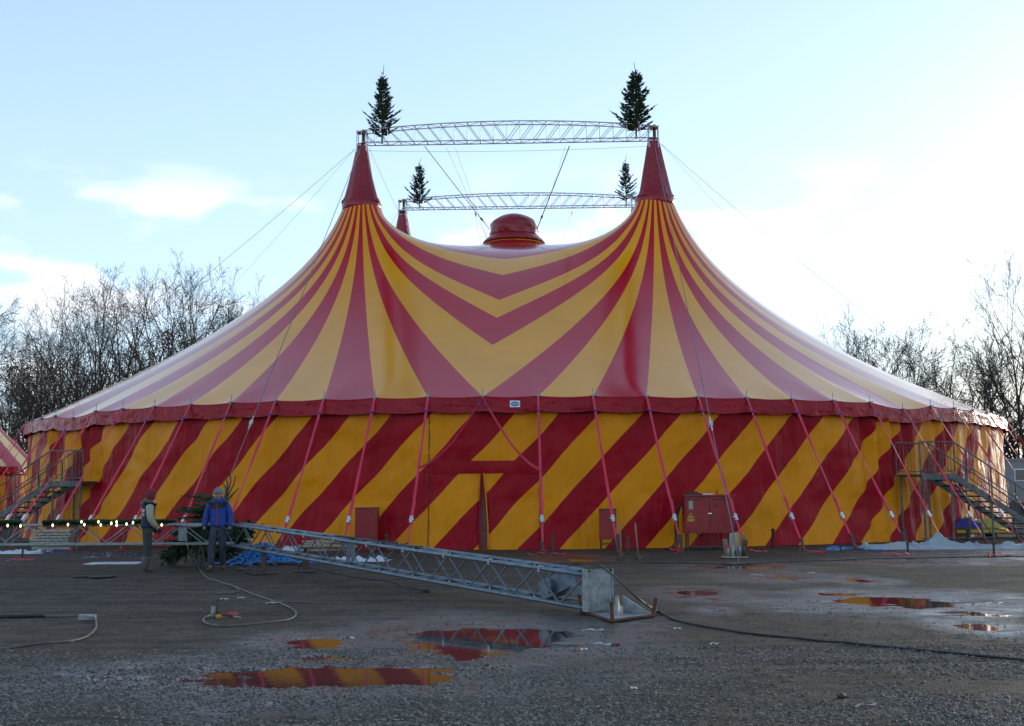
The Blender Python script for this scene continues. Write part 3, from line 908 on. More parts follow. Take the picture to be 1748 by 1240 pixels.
# ------------------------------------------------------------------ bare winter trees
def bare_tree(h, seed, spread=.5, limbs=9, fork=.28, droop=0.0, leafy=0, r0=None, bark='bark', dens=1.0, lean=(0, 0)):
    r = random.Random(seed)
    tk, cr, lf = MB(), MB(), MB()
    r0 = r0 or h*.0135
    def rot_off(d, ang, az):
        a = d.cross(Vector((.31, .73, .2))).normalized(); b = d.cross(a)
        return (d*math.cos(ang) + (a*math.cos(az) + b*math.sin(az))*math.sin(ang)).normalized()
    def leaf_at(p):
        for _ in range(leafy):
            q = p + Vector((r.gauss(0, .25), r.gauss(0, .25), r.gauss(0, .22)))
            a = Vector((r.uniform(-1, 1), r.uniform(-1, 1), r.uniform(-1, 1))).normalized()*r.uniform(.04, .075)
            b = a.cross(Vector((r.uniform(-1, 1), r.uniform(-1, 1), r.uniform(-1, 1)))).normalized()*.045
            lf.add([q-a, q+b, q+a, q-b], [(0, 1, 2, 3)])
    def grow(p, d, L, rad, lvl):
        k = (5, 4, 3, 3, 2)[lvl]
        pts = [p]; rr = [rad]; dirs = [d]
        for i in range(k):
            wob = (.05, .09, .13, .17, .20)[lvl]
            d = (d + Vector((r.gauss(0, wob), r.gauss(0, wob), r.gauss(0, wob) + (.055 if lvl else 0) - droop*.05*lvl))).normalized()
            p = p + d*L/k
            pts.append(p); rr.append(rad*(1-.72*(i+1)/k) if lvl else rad*(1-.96*(i+1)/k)); dirs.append(d)
        (tk if lvl == 0 else cr).tube(pts, [max(x, .0095) for x in rr], (7, 5, 4, 3, 3)[lvl], lvl == 0)
        if lvl == 4:
            if leafy: leaf_at(pts[-1])
            return
        nb = (limbs, int(r.uniform(5, 7)*dens), int(r.uniform(4, 6)*dens), int(r.uniform(3, 5)*dens))[lvl]
        for j in range(nb):
            lo = fork if lvl == 0 else .22
            g = lo + (1-lo)*((j+.6*r.random())/nb)
            i = min(int(g*k), k-1); q = pts[i].lerp(pts[i+1], g*k-i); dd = dirs[i+1]
            ang = r.uniform(.34, .72) if lvl else r.uniform(.30, .75)*spread/.5*(1.15-.5*g)
            az = j*2.4 + r.uniform(-.5, .5)
            nl = L*(.62 if lvl == 0 else .56)*(1.18-.62*g)*r.uniform(.75, 1.15)
            grow(q, rot_off(dd, ang, az), nl, rr[i]*(.62 if lvl == 0 else .64)*(1-.25*g), lvl+1)
        if lvl > 0 and leafy and lvl >= 3: leaf_at(pts[-1])
    grow(Vector((0, 0, -.1)), Vector((lean[0], lean[1], 1)).normalized(), h*.86, r0, 0)
    out_ = [('trunk', tk.mesh('trunk', M[bark], True)), ('crown', cr.mesh('crown', M[bark]))]
    if leafy: out_.append(('leaves', lf.mesh('leaves', M['beech_leaf'])))
    return out_
def put_tree(ms, loc, rz, sc, label, group, name='bare_tree', cat='tree'):
    o = thing(name, label, cat, loc, rz, group)
    o.scale = sc if isinstance(sc, tuple) else (sc, sc, sc)
    for nm, me in ms: link(nm, me, o)
    return o
TA = bare_tree(18, 1, .85, 10, .22, r0=.30)
TB = bare_tree(18, 2, .70, 11, .18, r0=.28)
TCm = bare_tree(17, 3, .95, 9, .25, dens=1.05, r0=.30)
TD = bare_tree(16, 4, .65, 12, .12, bark='bark_grey')
TE = bare_tree(12, 5, .72, 12, .10, dens=1.15, bark='bark_backlit', r0=.2)
TF = bare_tree(11, 6, .50, 10, .15, leafy=2)
TG = bare_tree(18, 7, .46, 15, .22, bark='bark_backlit', lean=(-.10, 0), dens=.95)
rt = random.Random(9)
def px_tree(px, py_top, Y, ms, h0, label, group, wide=1.0, name='bare_tree'):
    p = at(px, py_top, Y)
    s = p.z/h0*.86
    return put_tree(ms, (p.x, Y, 0), rt.uniform(0, 6.28), (s*wide, s*wide, s), label, group, name)
GL = 'bare trees in the wood beside the small striped tent'
LAB = 'leafless dark tree with a fan of fine twigs in the wood left of the tent'
for px, py, Y, ms, h0, wd in [(300, 430, 86, TA, 17.6, .9), (345, 436, 90, TB, 17.6, .95), (215, 440, 84, TCm, 16.6, .85), (165, 452, 88, TB, 17.6, .85), (250, 448, 96, TCm, 16.6, .9),
                              (120, 490, 90, TD, 15.6, .85), (75, 505, 86, TA, 17.6, .75), (45, 545, 94, TD, 15.6, .85), (-20, 470, 84, TCm, 16.6, .9), (-75, 470, 90, TA, 17.6, .9),
                              (395, 480, 92, TD, 15.6, .7), (420, 505, 100, TB, 17.6, .7), (140, 470, 100, TA, 17.6, .9), (190, 480, 104, TD, 15.6, 1.0), (330, 470, 104, TCm, 16.6, .9), (90, 540, 106, TCm, 16.6, 1.0)]:
    px_tree(px, py, Y, ms, h0, LAB, GL, wd)
GB = 'small beeches keeping brown leaves'
for px, py, Y, wd in [(265, 535, 82, 1.0), (375, 520, 88, .75), (230, 590, 80, 1.1), (310, 560, 84, 1.0), (60, 615, 80, 1.2), (150, 600, 81, 1.1), (15, 600, 83, 1.1), (105, 590, 88, 1.1)]:
    px_tree(px, py, Y, TF, 10.6, 'small beech tree holding rusty brown leaves in the wood left of tent', GB, wd, 'beech_tree')
GR = 'low bare trees behind the tent beside the trailer'
for px, py, Y, ms, h0, wd in [(1500, 580, 84, TE, 11.9, .95), (1450, 575, 88, TD, 15.6, .7), (1545, 575, 90, TE, 11.9, 1.0), (1600, 575, 82, TCm, 16.6, .9), (1650, 600, 86, TE, 11.9, .95), (1690, 610, 92, TCm, 16.6, .9),
                              (1410, 590, 94, TE, 11.9, .8), (1570, 600, 98, TD, 15.6, 1.1), (1630, 620, 100, TE, 11.9, 1.2), (1735, 590, 90, TE, 11.9, 1.0), (1790, 560, 88, TA, 17.6, .9), (1480, 600, 102, TCm, 16.6, 1.0), (1830, 560, 95, TCm, 16.6, .9), (1700, 640, 104, TD, 15.6, 1.2), (1520, 620, 108, TE, 11.9, 1.2)]:
    px_tree(px, py, Y, ms, h0*.88, 'low spreading bare tree with tangled twigs behind the right of tent', GR, wd)
p = at(1742, 448, 80)
put_tree(TG, (p.x, 80, 0), .0, (p.z/20.5*.85, p.z/20.5*.85, p.z/20.5), 'tall slender bare tree leaning above the trailer', None)
p = at(1765, 430, 86)
put_tree(TG, (p.x+1.5, 86, 0), 2.0, (p.z/20.5*.9, p.z/20.5*.9, p.z/20.5), 'tall bare tree behind the leaning slender one', None)
# dense undergrowth at the foot of both woods: nobody could count it
def undergrowth(name, x0, x1, y0, y1, hmax, n, seed, label):
    r = np.random.RandomState(seed)
    x = x0 + (x1-x0)*r.rand(n); y = y0 + (y1-y0)*r.rand(n)
    top = hmax*(.45 + .75*vnoise(x*.33, y*.2, seed)); z = top*r.rand(n)**1.15
    keep = vnoise(x*.9, z*.9+y*.3, seed+1) + .25 > .32+.35*r.rand(n); x, y, z = x[keep], y[keep], z[keep]; n = len(x)
    d = r.randn(n, 2, 3); d[:, 0] *= .09; d[:, 1] *= .06
    tw = r.rand(n) < .4
    d[tw, 0] = d[tw, 0]*.5 + np.array([0, 0, .55]); d[tw, 1] *= .16
    c = np.stack([x, y, z], -1)[:, None]
    V = np.concatenate([c-d[:, :1], c+d[:, 1:], c+d[:, :1], c-d[:, 1:]], 1)
    mb = bpy.data.meshes.new(name); co = V.reshape(-1, 3).astype(np.float32)
    mb.vertices.add(len(co)); mb.vertices.foreach_set('co', co.ravel())
    mb.loops.add(4*n); mb.loops.foreach_set('vertex_index', np.arange(4*n, dtype=np.int32))
    mb.polygons.add(n); mb.polygons.foreach_set('loop_start', np.arange(0, 4*n, 4, dtype=np.int32))
    mb.materials.append(M['dull_leaf']); mb.materials.append(M['bark']); mb.materials.append(M['beech_leaf'])
    mi = np.where(tw, 1, np.where(r.rand(n) < .10, 2, 0)); mb.polygons.foreach_set('material_index', mi.astype(np.int32))
    mb.update(calc_edges=True)
    tag(stuff(link(name, mb)), label, 'undergrowth')
undergrowth('undergrowth', -62, -12, 92, 104, 8.0, 85000, 51, 'brown tangled undergrowth filling the wood left of the tent')
undergrowth('undergrowth', 14, 62, 96, 106, 6.0, 34000, 61, 'dark tangled scrub under the bare trees right of the tent')
# ------------------------------------------------------------------ lattice mast lying in the yard, with its hinged base
def gz(p): return Vector((p.x, p.y, 0))
nb_ = gr(1034, 1052)                                  # foot of the end box
near = Vector((nb_.x - .10, nb_.y + .12, .10))
far = at(396, 929, 25.6)
ax = (far-near); axh = Vector((ax.x, ax.y, 0)).normalized()
side = Vector((-axh.y, axh.x, 0))
mast = thing('lattice_mast', 'galvanised lattice mast lying on the gravel with hinged foot plate', 'mast', gz(near))
org = gz(near)
HT = .44
lattice(mast, org, near, far, side, .40, lambda f: HT, 22, .030, .015, M['blue_steel'])
# end box
q = Matrix((axh, side, Vector((0, 0, 1)))).transposed()
c0 = near - org
mb = MB()
mb.box(c0 - axh*.045 + Vector((0, 0, .24)), (.025, .47, .56), q)
for sx in (-1, 1):
    mb.box(c0 - axh*.02 + side*sx*.22 + Vector((0, 0, .24)), (.10, .028, .555), q)
mb.build('end_plate', M['galv'], mast)
mb = MB()
for i in range(5):
    mb.box(c0 - axh*.03 + side*(-.19+.095*i) + Vector((0, 0, .532)), (.10, .05, .018), q)
mb.build('rusty_edge', M['rust'], mast)
for sx in (-.19, .19):
    mb = MB(); mb.tube([c0 - axh*.075 + side*sx + Vector((0, 0, .49)), c0 - axh*.05 + side*sx + Vector((0, 0, .49))], .016, 8); mb.build('bolt', M['iron'], mast)
# winch housing inside the truss near the foot
mb = MB(); mb.box(c0 + axh*.85 + Vector((0, 0, .24)), (.55, .22, .26), q @ Matrix.Rotation(.35, 3, 'Y')); mb.tube([c0 + axh*.85 - side*.2 + Vector((0, 0, .24)), c0 + axh*.85 + side*.2 + Vector((0, 0, .24))], .10, 12)
mb.build('winch', M['blue_steel'], mast)
mb = MB(); mb.box(c0 + axh*.42 + Vector((0, 0, .20)), (.72, .09, .10), q); mb.build('beam', M['blue_steel'], mast)
# foot plate, lying flat, with gussets and corner pegs
pa, pb, pc = gr(992, 1047), gr(1045, 1064), gr(1117, 1055)
pd = pa + pc - pb
pl = [p - org for p in (pa, pb, pc, pd)]
mb = MB(); mb.add([p + Vector((0, 0, .012)) for p in pl] + [p + Vector((0, 0, .045)) for p in pl], [(3, 2, 1, 0), (4, 5, 6, 7), (0, 1, 5, 4), (1, 2, 6, 5), (2, 3, 7, 6), (3, 0, 4, 7)])
fp = mb.build('foot_plate', M['galv'], mast)
for a, b in ((0, 1), (1, 2), (2, 3), (3, 0)):
    MB().tube([pl[a] + Vector((0, 0, .03)), pl[b] + Vector((0, 0, .03))], .022, 5).build('plate_edge', M['rust'], fp)
cc = (pl[0]+pl[2])/2
for k in range(4):
    dr = (pl[k]-cc).normalized()
    if k != 3:
        lean = dr*.05
        MB().tube([pl[k]*.97 + cc*.03 + Vector((0, 0, .04)), pl[k]*.97 + cc*.03 + lean + Vector((0, 0, .27))], .026, 8).build('corner_peg', M['rust'], fp)
    s2 = dr.cross(Vector((0, 0, 1)))*.012
    a0, a1, a2 = cc + dr*.10, cc + dr*.52, cc + dr*.10
    z0, zt = Vector((0, 0, .046)), Vector((0, 0, .26))
    MB().add([a0-s2+z0, a1-s2+z0, a2-s2+zt, a0+s2+z0, a1+s2+z0, a2+s2+zt], [(0, 1, 2), (5, 4, 3), (0, 3, 4, 1), (1, 4, 5, 2), (2, 5, 3, 0)]).build('gusset', M['galv'], fp)
# blocks along the chords, small clamps
for i in range(9):
    f = .08 + .1*i
    p = near.lerp(far, f) - org + side*.2 + Vector((0, 0, HT))
    MB().box(p, (.05, .07, .085), q).build('chord_clamp', M['steel'], mast)
for f in (.60, .585):
    p = near.lerp(far, f) - org - side*.21
    MB().box(p + Vector((0, 0, .2)), (.10, .03, .46), q).build('splice_plate', M['blue_steel'], mast)
# black cables lying along the top chord
for j in range(2):
    P = [near.lerp(far, .36+.02*i) - org + side*(.1*math.sin(i*1.1+j)) + Vector((0, 0, HT+.045+.01*math.cos(i))) for i in range(13)]
    MB().tube(catmull(P, 3), .012, 5).build('tied_cable', M['cable'], mast, True)

# second truss, level, on the far side, with a lit garland
tl, tr_ = at(-120, 929, 25.8), at(395, 930, 25.7)
tz = (tl.z+tr_.z)/2
tl.z = tr_.z = tz
t2 = thing('lattice_truss', 'galvanised lattice truss on stands carrying a lit pine garland', 'truss', (tl.x, tl.y, 0))
o2 = Vector((tl.x, tl.y, 0))
lattice(t2, o2, tl, tr_, (0, 1, 0), .40, lambda f: .42, 12, .027, .014, M['galv'])
for px in (-60, 345):
    p = at(px, 928, 25.7) - o2
    for sy in (-.2, .2):
        MB().tube([Vector((p.x-.12, sy, 0)), Vector((p.x, sy, tz))], .022, 5).build('stand_leg', M['iron'], t2)
        MB().tube([Vector((p.x+.12, sy, 0)), Vector((p.x, sy, tz))], .022, 5).build('stand_leg', M['iron'], t2)
mb = MB(); mb.box(at(312, 910, 25.5) - o2, (.18, .05, .34)); mb.build('joint_plate', M['galv'], t2)
MB().tube([at(x, 897+1.5*math.sin(x*.1), 25.45) - o2 for x in range(286, 396, 10)], .035, 6).build('pipe', M['galv'], t2, True)
def stand(px, py, h, label):
    g = gr(px, py)
    o = thing('trestle_stand', label, 'stand', g)
    mb = MB(); mb.box((0, 0, .015), (.46, .34, .03)); mb.build('base', M['iron'], o)
    mb = MB(); mb.box((0, 0, h*.55), (.11, .09, h*.9), None, .55); mb.tube([(-.16, 0, .03), (0, 0, h*.6)], .014, 5); mb.tube([(.16, 0, .03), (0, 0, h*.6)], .014, 5); mb.build('post', M['iron'], o)
    MB().box((0, 0, h), (.16, .3, .03)).build('head', M['iron'], o)
stand(450, 980, .55, 'short rusty stand under the lattice mast beside the blue rope')
stand(521, 977, .50, 'short rusty stand under the lattice mast beside the white bundle')

# pine garland with bulbs
rg_ = random.Random(4)
gl = thing('pine_garland', 'dark green pine garland with lit bulbs along the truss top', 'garland', o2)
mb = MB()
for x0, x1 in ((-120, 36), (74, 300)):
    x = x0
    while x < x1:
        p = at(x, 893.5, 25.55) - o2
        p.z = tz + .42 + .045
        for _ in range(7):
            d = Vector((rg_.uniform(-.5, .5), rg_.gauss(0, 1), rg_.gauss(0, 1))).normalized()*rg_.uniform(.06, .105)
            s_ = d.cross(Vector((1, 0, 0))).normalized()*.010 + Vector((.012, 0, 0))
            mb.add([p - s_, p + d*.6 - s_, p + d, p + d*.6 + s_, p + s_], [(0, 1, 2, 3, 4)])
        x += .45
mb.build('needles', M['needle'], gl)
M['bulb'] = mat('bulb', (1, .9, .7), .3, emit=(1, .78, .42), estr=3.0)
bm_ = MB(); bm_.lathe((0, 0, 0), [(.004, -.032), (.014, -.018), (.020, 0), (.014, .018), (.004, .032)], 10); bulb_me = bm_.mesh('light_bulb', M['bulb'], True)
for x, y in [(-60, 897), (-20, 898), (13, 897.5), (35, 898), (90, 897), (116, 896), (144, 896), (172, 896.5), (199, 897), (216, 895), (276, 896.5), (168, 891), (199, 891.5), (227, 892.5), (190, 893.5), (139, 891)]:
    p = at(x, y, 25.42) - o2
    o = link('light_bulb', bulb_me, gl); o.location = p

# ------------------------------------------------------------------ stairs
def stairs(name, deck_c, z_top, dirv, run, label, nst=11, dw=1.15, dl=1.3):
    """landing at deck_c (world xy), steps go down along dirv"""
    dirv = Vector((dirv[0], dirv[1], 0)).normalized(); sd_ = Vector((-dirv.y, dirv.x, 0))
    if sd_.y > 0: sd_ = -sd_                    # sd_ points to the camera side
    o = thing(name, label, 'stairs', (deck_c[0], deck_c[1], 0))
    g = M['stair']
    qd = Matrix((dirv, sd_, Vector((0, 0, 1)))).transposed()
    def P(a, s, z): return dirv*a + sd_*s + Vector((0, 0, z))
    h2 = dl/2; w2 = dw/2
    MB().box(P(0, 0, z_top-.04), (dl, dw, .08), qd).build('landing', g, o)
    MB().box(P(0, w2+.02, z_top-.08), (dl, .04, .18), qd).build('landing_edge', g, o)
    for a in (-h2+.12, h2-.12, h2+run*.38):
        zt = z_top-.05 if a < h2 else z_top*(1-.38)-.1
        for s in (-w2+.05, w2-.05):
            MB().tube([P(a, s, 0), P(a, s, zt)], .036, 6).build('leg', g, o)
    MB().tube([P(-h2, w2-.05, .12), P(h2+run*.4, w2-.05, .12)], .024, 5).build('ground_rail', g, o)
    MB().tube([P(h2-.1, w2-.05, z_top-.1), P(h2+run*.38, w2-.05, .15)], .022, 5).build('diagonal', g, o)
    for s in (-w2, w2):
        a = P(h2, s, z_top-.10); b = P(h2+run, s, .05)
        d = (b-a).normalized(); up = Vector((0, 0, 1)); up = (up - d*d.dot(up)).normalized(); qq = Matrix((d, d.cross(up)*-1, up)).transposed()
        MB().box((a+b)/2, ((b-a).length, .035, .19), qq).build('stringer', g, o)
        # rails
        for hh, rr in ((1.0, .024), (.55, .016), (.18, .016)):
            MB().tube([P(-h2, s, z_top+hh) if hh > .9 or True else None, P(h2, s, z_top+hh), P(h2+run, s, hh)] if hh > .9 else [P(h2, s, z_top+hh), P(h2+run, s, hh)], rr, 5).build('handrail', g, o)
        for i in range(4):
            f = (i+.5)/4*1.0
            MB().tube([P(h2+run*f, s, z_top*(1-f)), P(h2+run*f, s, z_top*(1-f)+1.0)], .020, 5).build('rail_post', g, o)
        for i in range(13):
            f = (i+.5)/13
            MB().tube([P(h2+run*f, s, z_top*(1-f)+.18), P(h2+run*f, s, z_top*(1-f)+1.0)], .008, 4).build('baluster', g, o)
        for a_ in (-h2, h2):
            MB().tube([P(a_, s, z_top-.05), P(a_, s, z_top+1.0)], .024, 5).build('rail_post', g, o)
        MB().tube([P(-h2, s, z_top+.1), P(h2, s, z_top+.1)], .016, 5).build('toe_rail', g, o)
        for i in range(1, 9):
            a_ = -h2 + dl*i/9
            MB().tube([P(a_, s, z_top+.1), P(a_, s, z_top+1.0)], .009, 4).build('baluster', g, o)
    for i in range(nst):
        f = (i+1)/(nst+1)
        MB().box(P(h2+run*f, 0, z_top*(1-f)), (.27, dw-.04, .045), qd).build('tread', g, o)
    return o
M['stair'] = mat('stair', (.14, .155, .16), .5, (.08, .085, .085), 8, metal=.35, rvar=.1)
p = at(1582, 810, 36.6)
stairs('metal_stairs', (p.x, 36.7), p.z, (.94, .34), 3.75, 'grey metal stairs with railings beside the grey tarp heap')
p = at(130, 822, 38.6)
stairs('metal_stairs', (p.x, 38.7), p.z, (-.95, .31), 3.6, 'grey metal stairs with railings behind the garlanded truss')

# ------------------------------------------------------------------ tarpaulins and heaps
def tarp(name, px, py, wpx, depth, h, m_, seed, label, cat='tarpaulin', ang=0.0, ridge=1.0, folds=3.0, group=None, peak=(0, 0), zoff=0.0, pkh=.35):
    c = gr(px, py); wx = wpx*c.y/F_PX
    o = thing(name, label, cat, c, ang, group)
    nu, nv = 96, 52; P = []
    rr_ = random.Random(seed*13+1)
    ridges = []
    for i in range(int(12+folds*7)):
        if i < 5 and pkh > 0:
            a_ = i*2*PI/5 + rr_.uniform(-.3, .3); p0_ = (peak[0], peak[1]); p1_ = (peak[0]+.42*math.cos(a_), peak[1]+.6*math.sin(a_)); hh = (pkh, .06)
        else:
            p0_ = (rr_.uniform(-1, 1), rr_.uniform(-.9, .9)); a_ = rr_.uniform(0, 6.28); l_ = rr_.uniform(.3, .8); p1_ = (p0_[0]+l_*math.cos(a_), p0_[1]+l_*math.sin(a_)); hh = (rr_.uniform(.10, .34)*ridge, rr_.uniform(.02, .16)*ridge)
        ridges.append((p0_, p1_, hh, rr_.uniform(.06, .13)))
    for i in range(nu):
        for j in range(nv):
            u, v = i/(nu-1)*2-1, j/(nv-1)*2-1
            n1 = mnoise.noise(Vector((u*2.1+seed, v*2.1, seed*.7)))
            n2 = mnoise.noise(Vector((u*folds+seed*2, v*folds*1.3, seed)))
            uu, vv = u + .10*n1, v + .12*n2
            z = .02
            for (x0, y0), (x1, y1), (ha, hb), wd_ in ridges:
                dx, dy = x1-x0, y1-y0; L2 = dx*dx+dy*dy
                t = max(0.0, min(1.0, ((uu-x0)*dx + (vv-y0)*dy)/L2))
                d_ = math.hypot(uu-x0-t*dx, (vv-y0-t*dy)*.8)
                z = max(z, (hb+(ha-hb)*(1-t)**2.6)*max(0, 1-d_/(wd_*(.7 if ha > .4 else 1)))**1.1)
            edge = max(0.0, 1-max(abs(u)**4, abs(v)**4))
            z = h*z*min(1, edge*2.5) + .006
            x = u*wx/2*(1+.16*n1) + .05*n2*wx*.3; y = v*depth/2*(1+.28*mnoise.noise(Vector((u*3+seed, v*1.5, 7))))
            P.append((x, y, max(.004, z)+zoff))
    mb = MB(); mb.grid(P, nu, nv); mb.build('sheet', M[m_], o, False)
    return o
tarp('grey_tarp', 1612, 936, 295, 1.8, .80, 'grey_pvc', 3, 'crumpled pale grey tarpaulin heaped below the metal stairs', peak=(0.0, .3), folds=4.0, pkh=.62)
tarp('blue_tarp', 1440, 937, 90, .8, .10, 'navy_pvc', 5, 'flat strip of blue sheeting beside the grey tarpaulin', folds=4)
tarp('white_tarp', 42, 944, 90, 1.3, .28, 'white_pvc', 7, 'white plastic sheet on the gravel below the garlanded truss', folds=3)
tarp('blue_tarp', 92, 944, 60, .9, .34, 'navy_pvc', 11, 'folded blue tarpaulin next to the white plastic sheet', folds=2.5)
tarp('dark_tarp', 215, 950, 120, 1.5, .42, 'black_pvc', 13, 'black and blue tarpaulin pile behind the person in boots', folds=3)
tarp('white_sheet', 196, 962, 92, .9, .14, 'white_pvc', 17, 'stiff white sheet lying before the black tarpaulin pile', folds=1.2, ridge=.5, pkh=0)
tarp('dark_tarp', 465, 958, 150, 1.2, .22, 'black_pvc', 19, 'black tarpaulin under the bright blue rope heap', folds=3)
tarp('white_bundle', 612, 958, 105, .8, .44, 'white_pvc', 23, 'white plastic bundle behind the lying lattice mast', folds=2.2)
tarp('silver_sheet', 512, 940, 60, .9, .50, 'white_pvc', 29, 'silvery crumpled sheet behind the lattice mast and rope', folds=4)
# blue rope heap
g = gr(440, 964); rp = random.Random(8)
o = thing('rope_heap', 'tangled heap of bright blue rope behind the lattice mast', 'rope', g)
mb = MB()
for i in range(150):
    a = rp.uniform(0, 6.28); P = []
    x, y = rp.gauss(0, .26), rp.gauss(0, .15)
    for k in range(7):
        x += math.cos(a)*.12; y += math.sin(a)*.07; a += rp.uniform(-1.2, 1.2)
        z = max(.02, .50*math.exp(-((x-.1)/.55)**2 - (y/.34)**2)*rp.uniform(.6, 1.0) + .02)
        P.append((x, y, z))
    mb.tube(catmull(P, 3), .014, 4)
mb.build('strands', M['rope_blue'], o, True)
# thin blue ropes beside the grey tarpaulin
for i in range(5):
    P = [gr(1400+i*4+k*22, 938-i*.9+2*math.sin(k*1.7+i), .02) for k in range(6)]
    tag(MB().tube(catmull(P, 4), .016, 5).build('blue_rope', M['rope_blue'], None, True), 'length of blue rope lying beside the grey tarpaulin', 'rope', 'blue ropes by the grey tarpaulin')
# folded blue and yellow banner on a pallet
g = gr(1690, 918)
pal = thing('pallet', 'dark wooden pallet under folded blue and yellow cloth', 'pallet', g)
for i in range(5): MB().box((0, -.4+.2*i, .155), (2.6, .13, .03)).build('board', M['rust'], pal)
for x in (-1.2, 0, 1.2): MB().box((x, 0, .07), (.12, .95, .14)).build('block', M['rust'], pal)
fb = thing('folded_banner', 'folded blue and yellow cloth lying on a pallet below stairs', 'cloth', (g.x-.35, g.y, .17))
def pillow(w_, d_, h_, cx, cz, m_, seed, nm):
    P = []
    for i in range(21):
        for j in range(13):
            u, v = i/10-1, j/6-1
            e = max(0, (1-abs(u)**3))**.5*max(0, (1-abs(v)**3))**.5
            P.append((cx+u*w_/2, v*d_/2, cz + h_*e*(.8+.35*mnoise.noise(Vector((u*2.3+seed, v*2, seed))))))
    mb = MB(); mb.grid(P, 21, 13)
    mb.build(nm, M[m_], fb, True)
M['cloth_blue'] = mat('cloth_blue', (.045, .035, .24), .45, wr=.4, wscale=5); M['cloth_yellow'] = mat('cloth_yellow', (.58, .42, .07), .45, wr=.4, wscale=5)
pillow(2.0, .8, .22, -.1, .01, 'cloth_yellow', 3, 'lower_fold'); pillow(1.2, .75, .40, -.5, .16, 'cloth_blue', 5, 'blue_fold'); pillow(1.4, .75, .36, .45, .17, 'cloth_yellow', 9, 'yellow_fold')
# white pole on the ground by the wall
a, b = gr(1352, 926), gr(1535, 921)
tag(MB().tube([a + Vector((0, 0, .05)), b + Vector((0, 0, .05))], .045, 8).build('white_pole', M['badge_white'], None, True), 'long white pole lying along the foot of the tent wall', 'pole')
# stack of planks behind the garlanded truss
g = gr(92, 938)
ps = thing('plank_stack', 'stack of pale wooden planks behind the garlanded truss', 'planks', g)
for i in range(7):
    for j in range(3):
        MB().box((rg_.uniform(-.05, .05), -.2+.2*j, .04+.085*i), (1.15, .18, .06)).build('plank', M['pale_wood'], ps)
g = gr(560, 941)
ps = thing('plank_stack', 'loose weathered planks behind the white plastic bundle', 'planks', g)
for i in range(5):
    MB().box((rg_.uniform(-.2, .2), rg_.uniform(-.2, .2), .03+.06*i), (1.7, .16, .045), rotz(rg_.uniform(-.25, .25))).build('plank', M['pale_wood'], ps)

# ------------------------------------------------------------------ red boxes on the wall side
def cabinet():
    c = gr(1210, 938)
    o = thing('power_cabinet', 'red steel power cabinet on legs with warning sign and cables', 'cabinet', c)
    W_, D_, H_, z0 = 1.38, .55, 1.02, .46
    mb = MB(); mb.box((0, 0, z0+H_/2), (W_, D_, H_)); mb.build('body', M['box_red'], o)
    mb = MB(); mb.box((0, -.02, z0+H_+.02), (W_+.10, D_+.12, .04)); mb.build('lid', M['box_red'], o)
    for sx in (-1, 1):
        d = MB().box((sx*.335, -D_/2-.012, z0+H_/2), (.64, .024, H_-.08)).build('door', M['box_red'], o)
        for i in range(5): MB().box((sx*.335-.24+.075*i, -D_/2-.027, z0+H_*.90), (.06, .004, .03)).build('lettering', M['dark_print'], d)
        for i in range(2): MB().box((sx*.335-.2+.075*i, -D_/2-.027, z0+H_*.72), (.06, .004, .025)).build('lettering', M['dark_print'], d)
        if sx < 0:
            MB().box((-.52, -D_/2-.028, z0+H_*.76), (.12, .006, .24)).build('plate', M['label_grey'], d)
            MB().add([(-.62, -D_/2-.029, z0+.42), (-.44, -D_/2-.029, z0+.42), (-.53, -D_/2-.029, z0+.57), (-.62, -D_/2-.025, z0+.42), (-.44, -D_/2-.025, z0+.42), (-.53, -D_/2-.025, z0+.57)], [(0, 1, 2), (0, 3, 4, 1), (1, 4, 5, 2), (2, 5, 3, 0)]).build('warning_triangle', M['warn_yellow'], d)
            MB().add([(-.525, -D_/2-.032, z0+.54), (-.55, -D_/2-.032, z0+.48), (-.53, -D_/2-.032, z0+.485), (-.535, -D_/2-.032, z0+.44), (-.505, -D_/2-.032, z0+.50), (-.525, -D_/2-.032, z0+.495)], [(0, 1, 2, 5), (2, 3, 4, 5)]).build('flash_symbol', M['black'], d)
            MB().box((-.53, -D_/2-.028, z0+.36), (.20, .006, .08)).build('warning_plate', M['warn_yellow'], d)
    MB().box((0, -D_/2-.035, z0+H_*.53), (.10, .03, .03)).build('handle', M['chrome'], o)
    for sx in (-.6, .6):
        for sy in (-.2, .2): MB().tube([(sx, sy, 0), (sx, sy, z0+.02)], .025, 5).build('leg', M['iron'], o)
    MB().box((.1, -.2, .08), (1.3, .06, .05)).build('crossbar', M['iron'], o)
    for i in range(6):
        x = -.3+.13*i
        P = [(x, 0, z0), (x+.03, -.05, .25), (x+.1*math.sin(i*2), -.1, .08), (x+.3*math.sin(i*3), -.2, .02)]
        MB().tube(catmull(P, 4), .017, 5).build('cable', M['cable'], o, True)
    for i in range(3):
        P = [(-.69, .05*i, z0+.85), (-.84-.05*i, -.05*i, z0+.5), (-.86-.05*i, -.1, .2), (-1.0-.1*i, -.12, .03), (-1.25, -.1*i, .02)]
        MB().tube(catmull(P, 4), .020, 5).build('cable', M['cable'], o, True)
    mb = MB(); mb.lathe((-.42, 0, z0+H_+.03), [(.26, 0), (.26, .04), (.14, .09), (.02, .11)], 14); mb.build('hood', M['iron'], o, True)
    MB().box((.0, 0, z0+H_+.055), (.30, .2, .03)).build('note_board', M['badge_white'], o)
    MB().tube([(.28, .05, z0+H_), (.28, .05, z0+H_+.16)], .018, 5).build('post', M['box_red'], o)
cabinet()
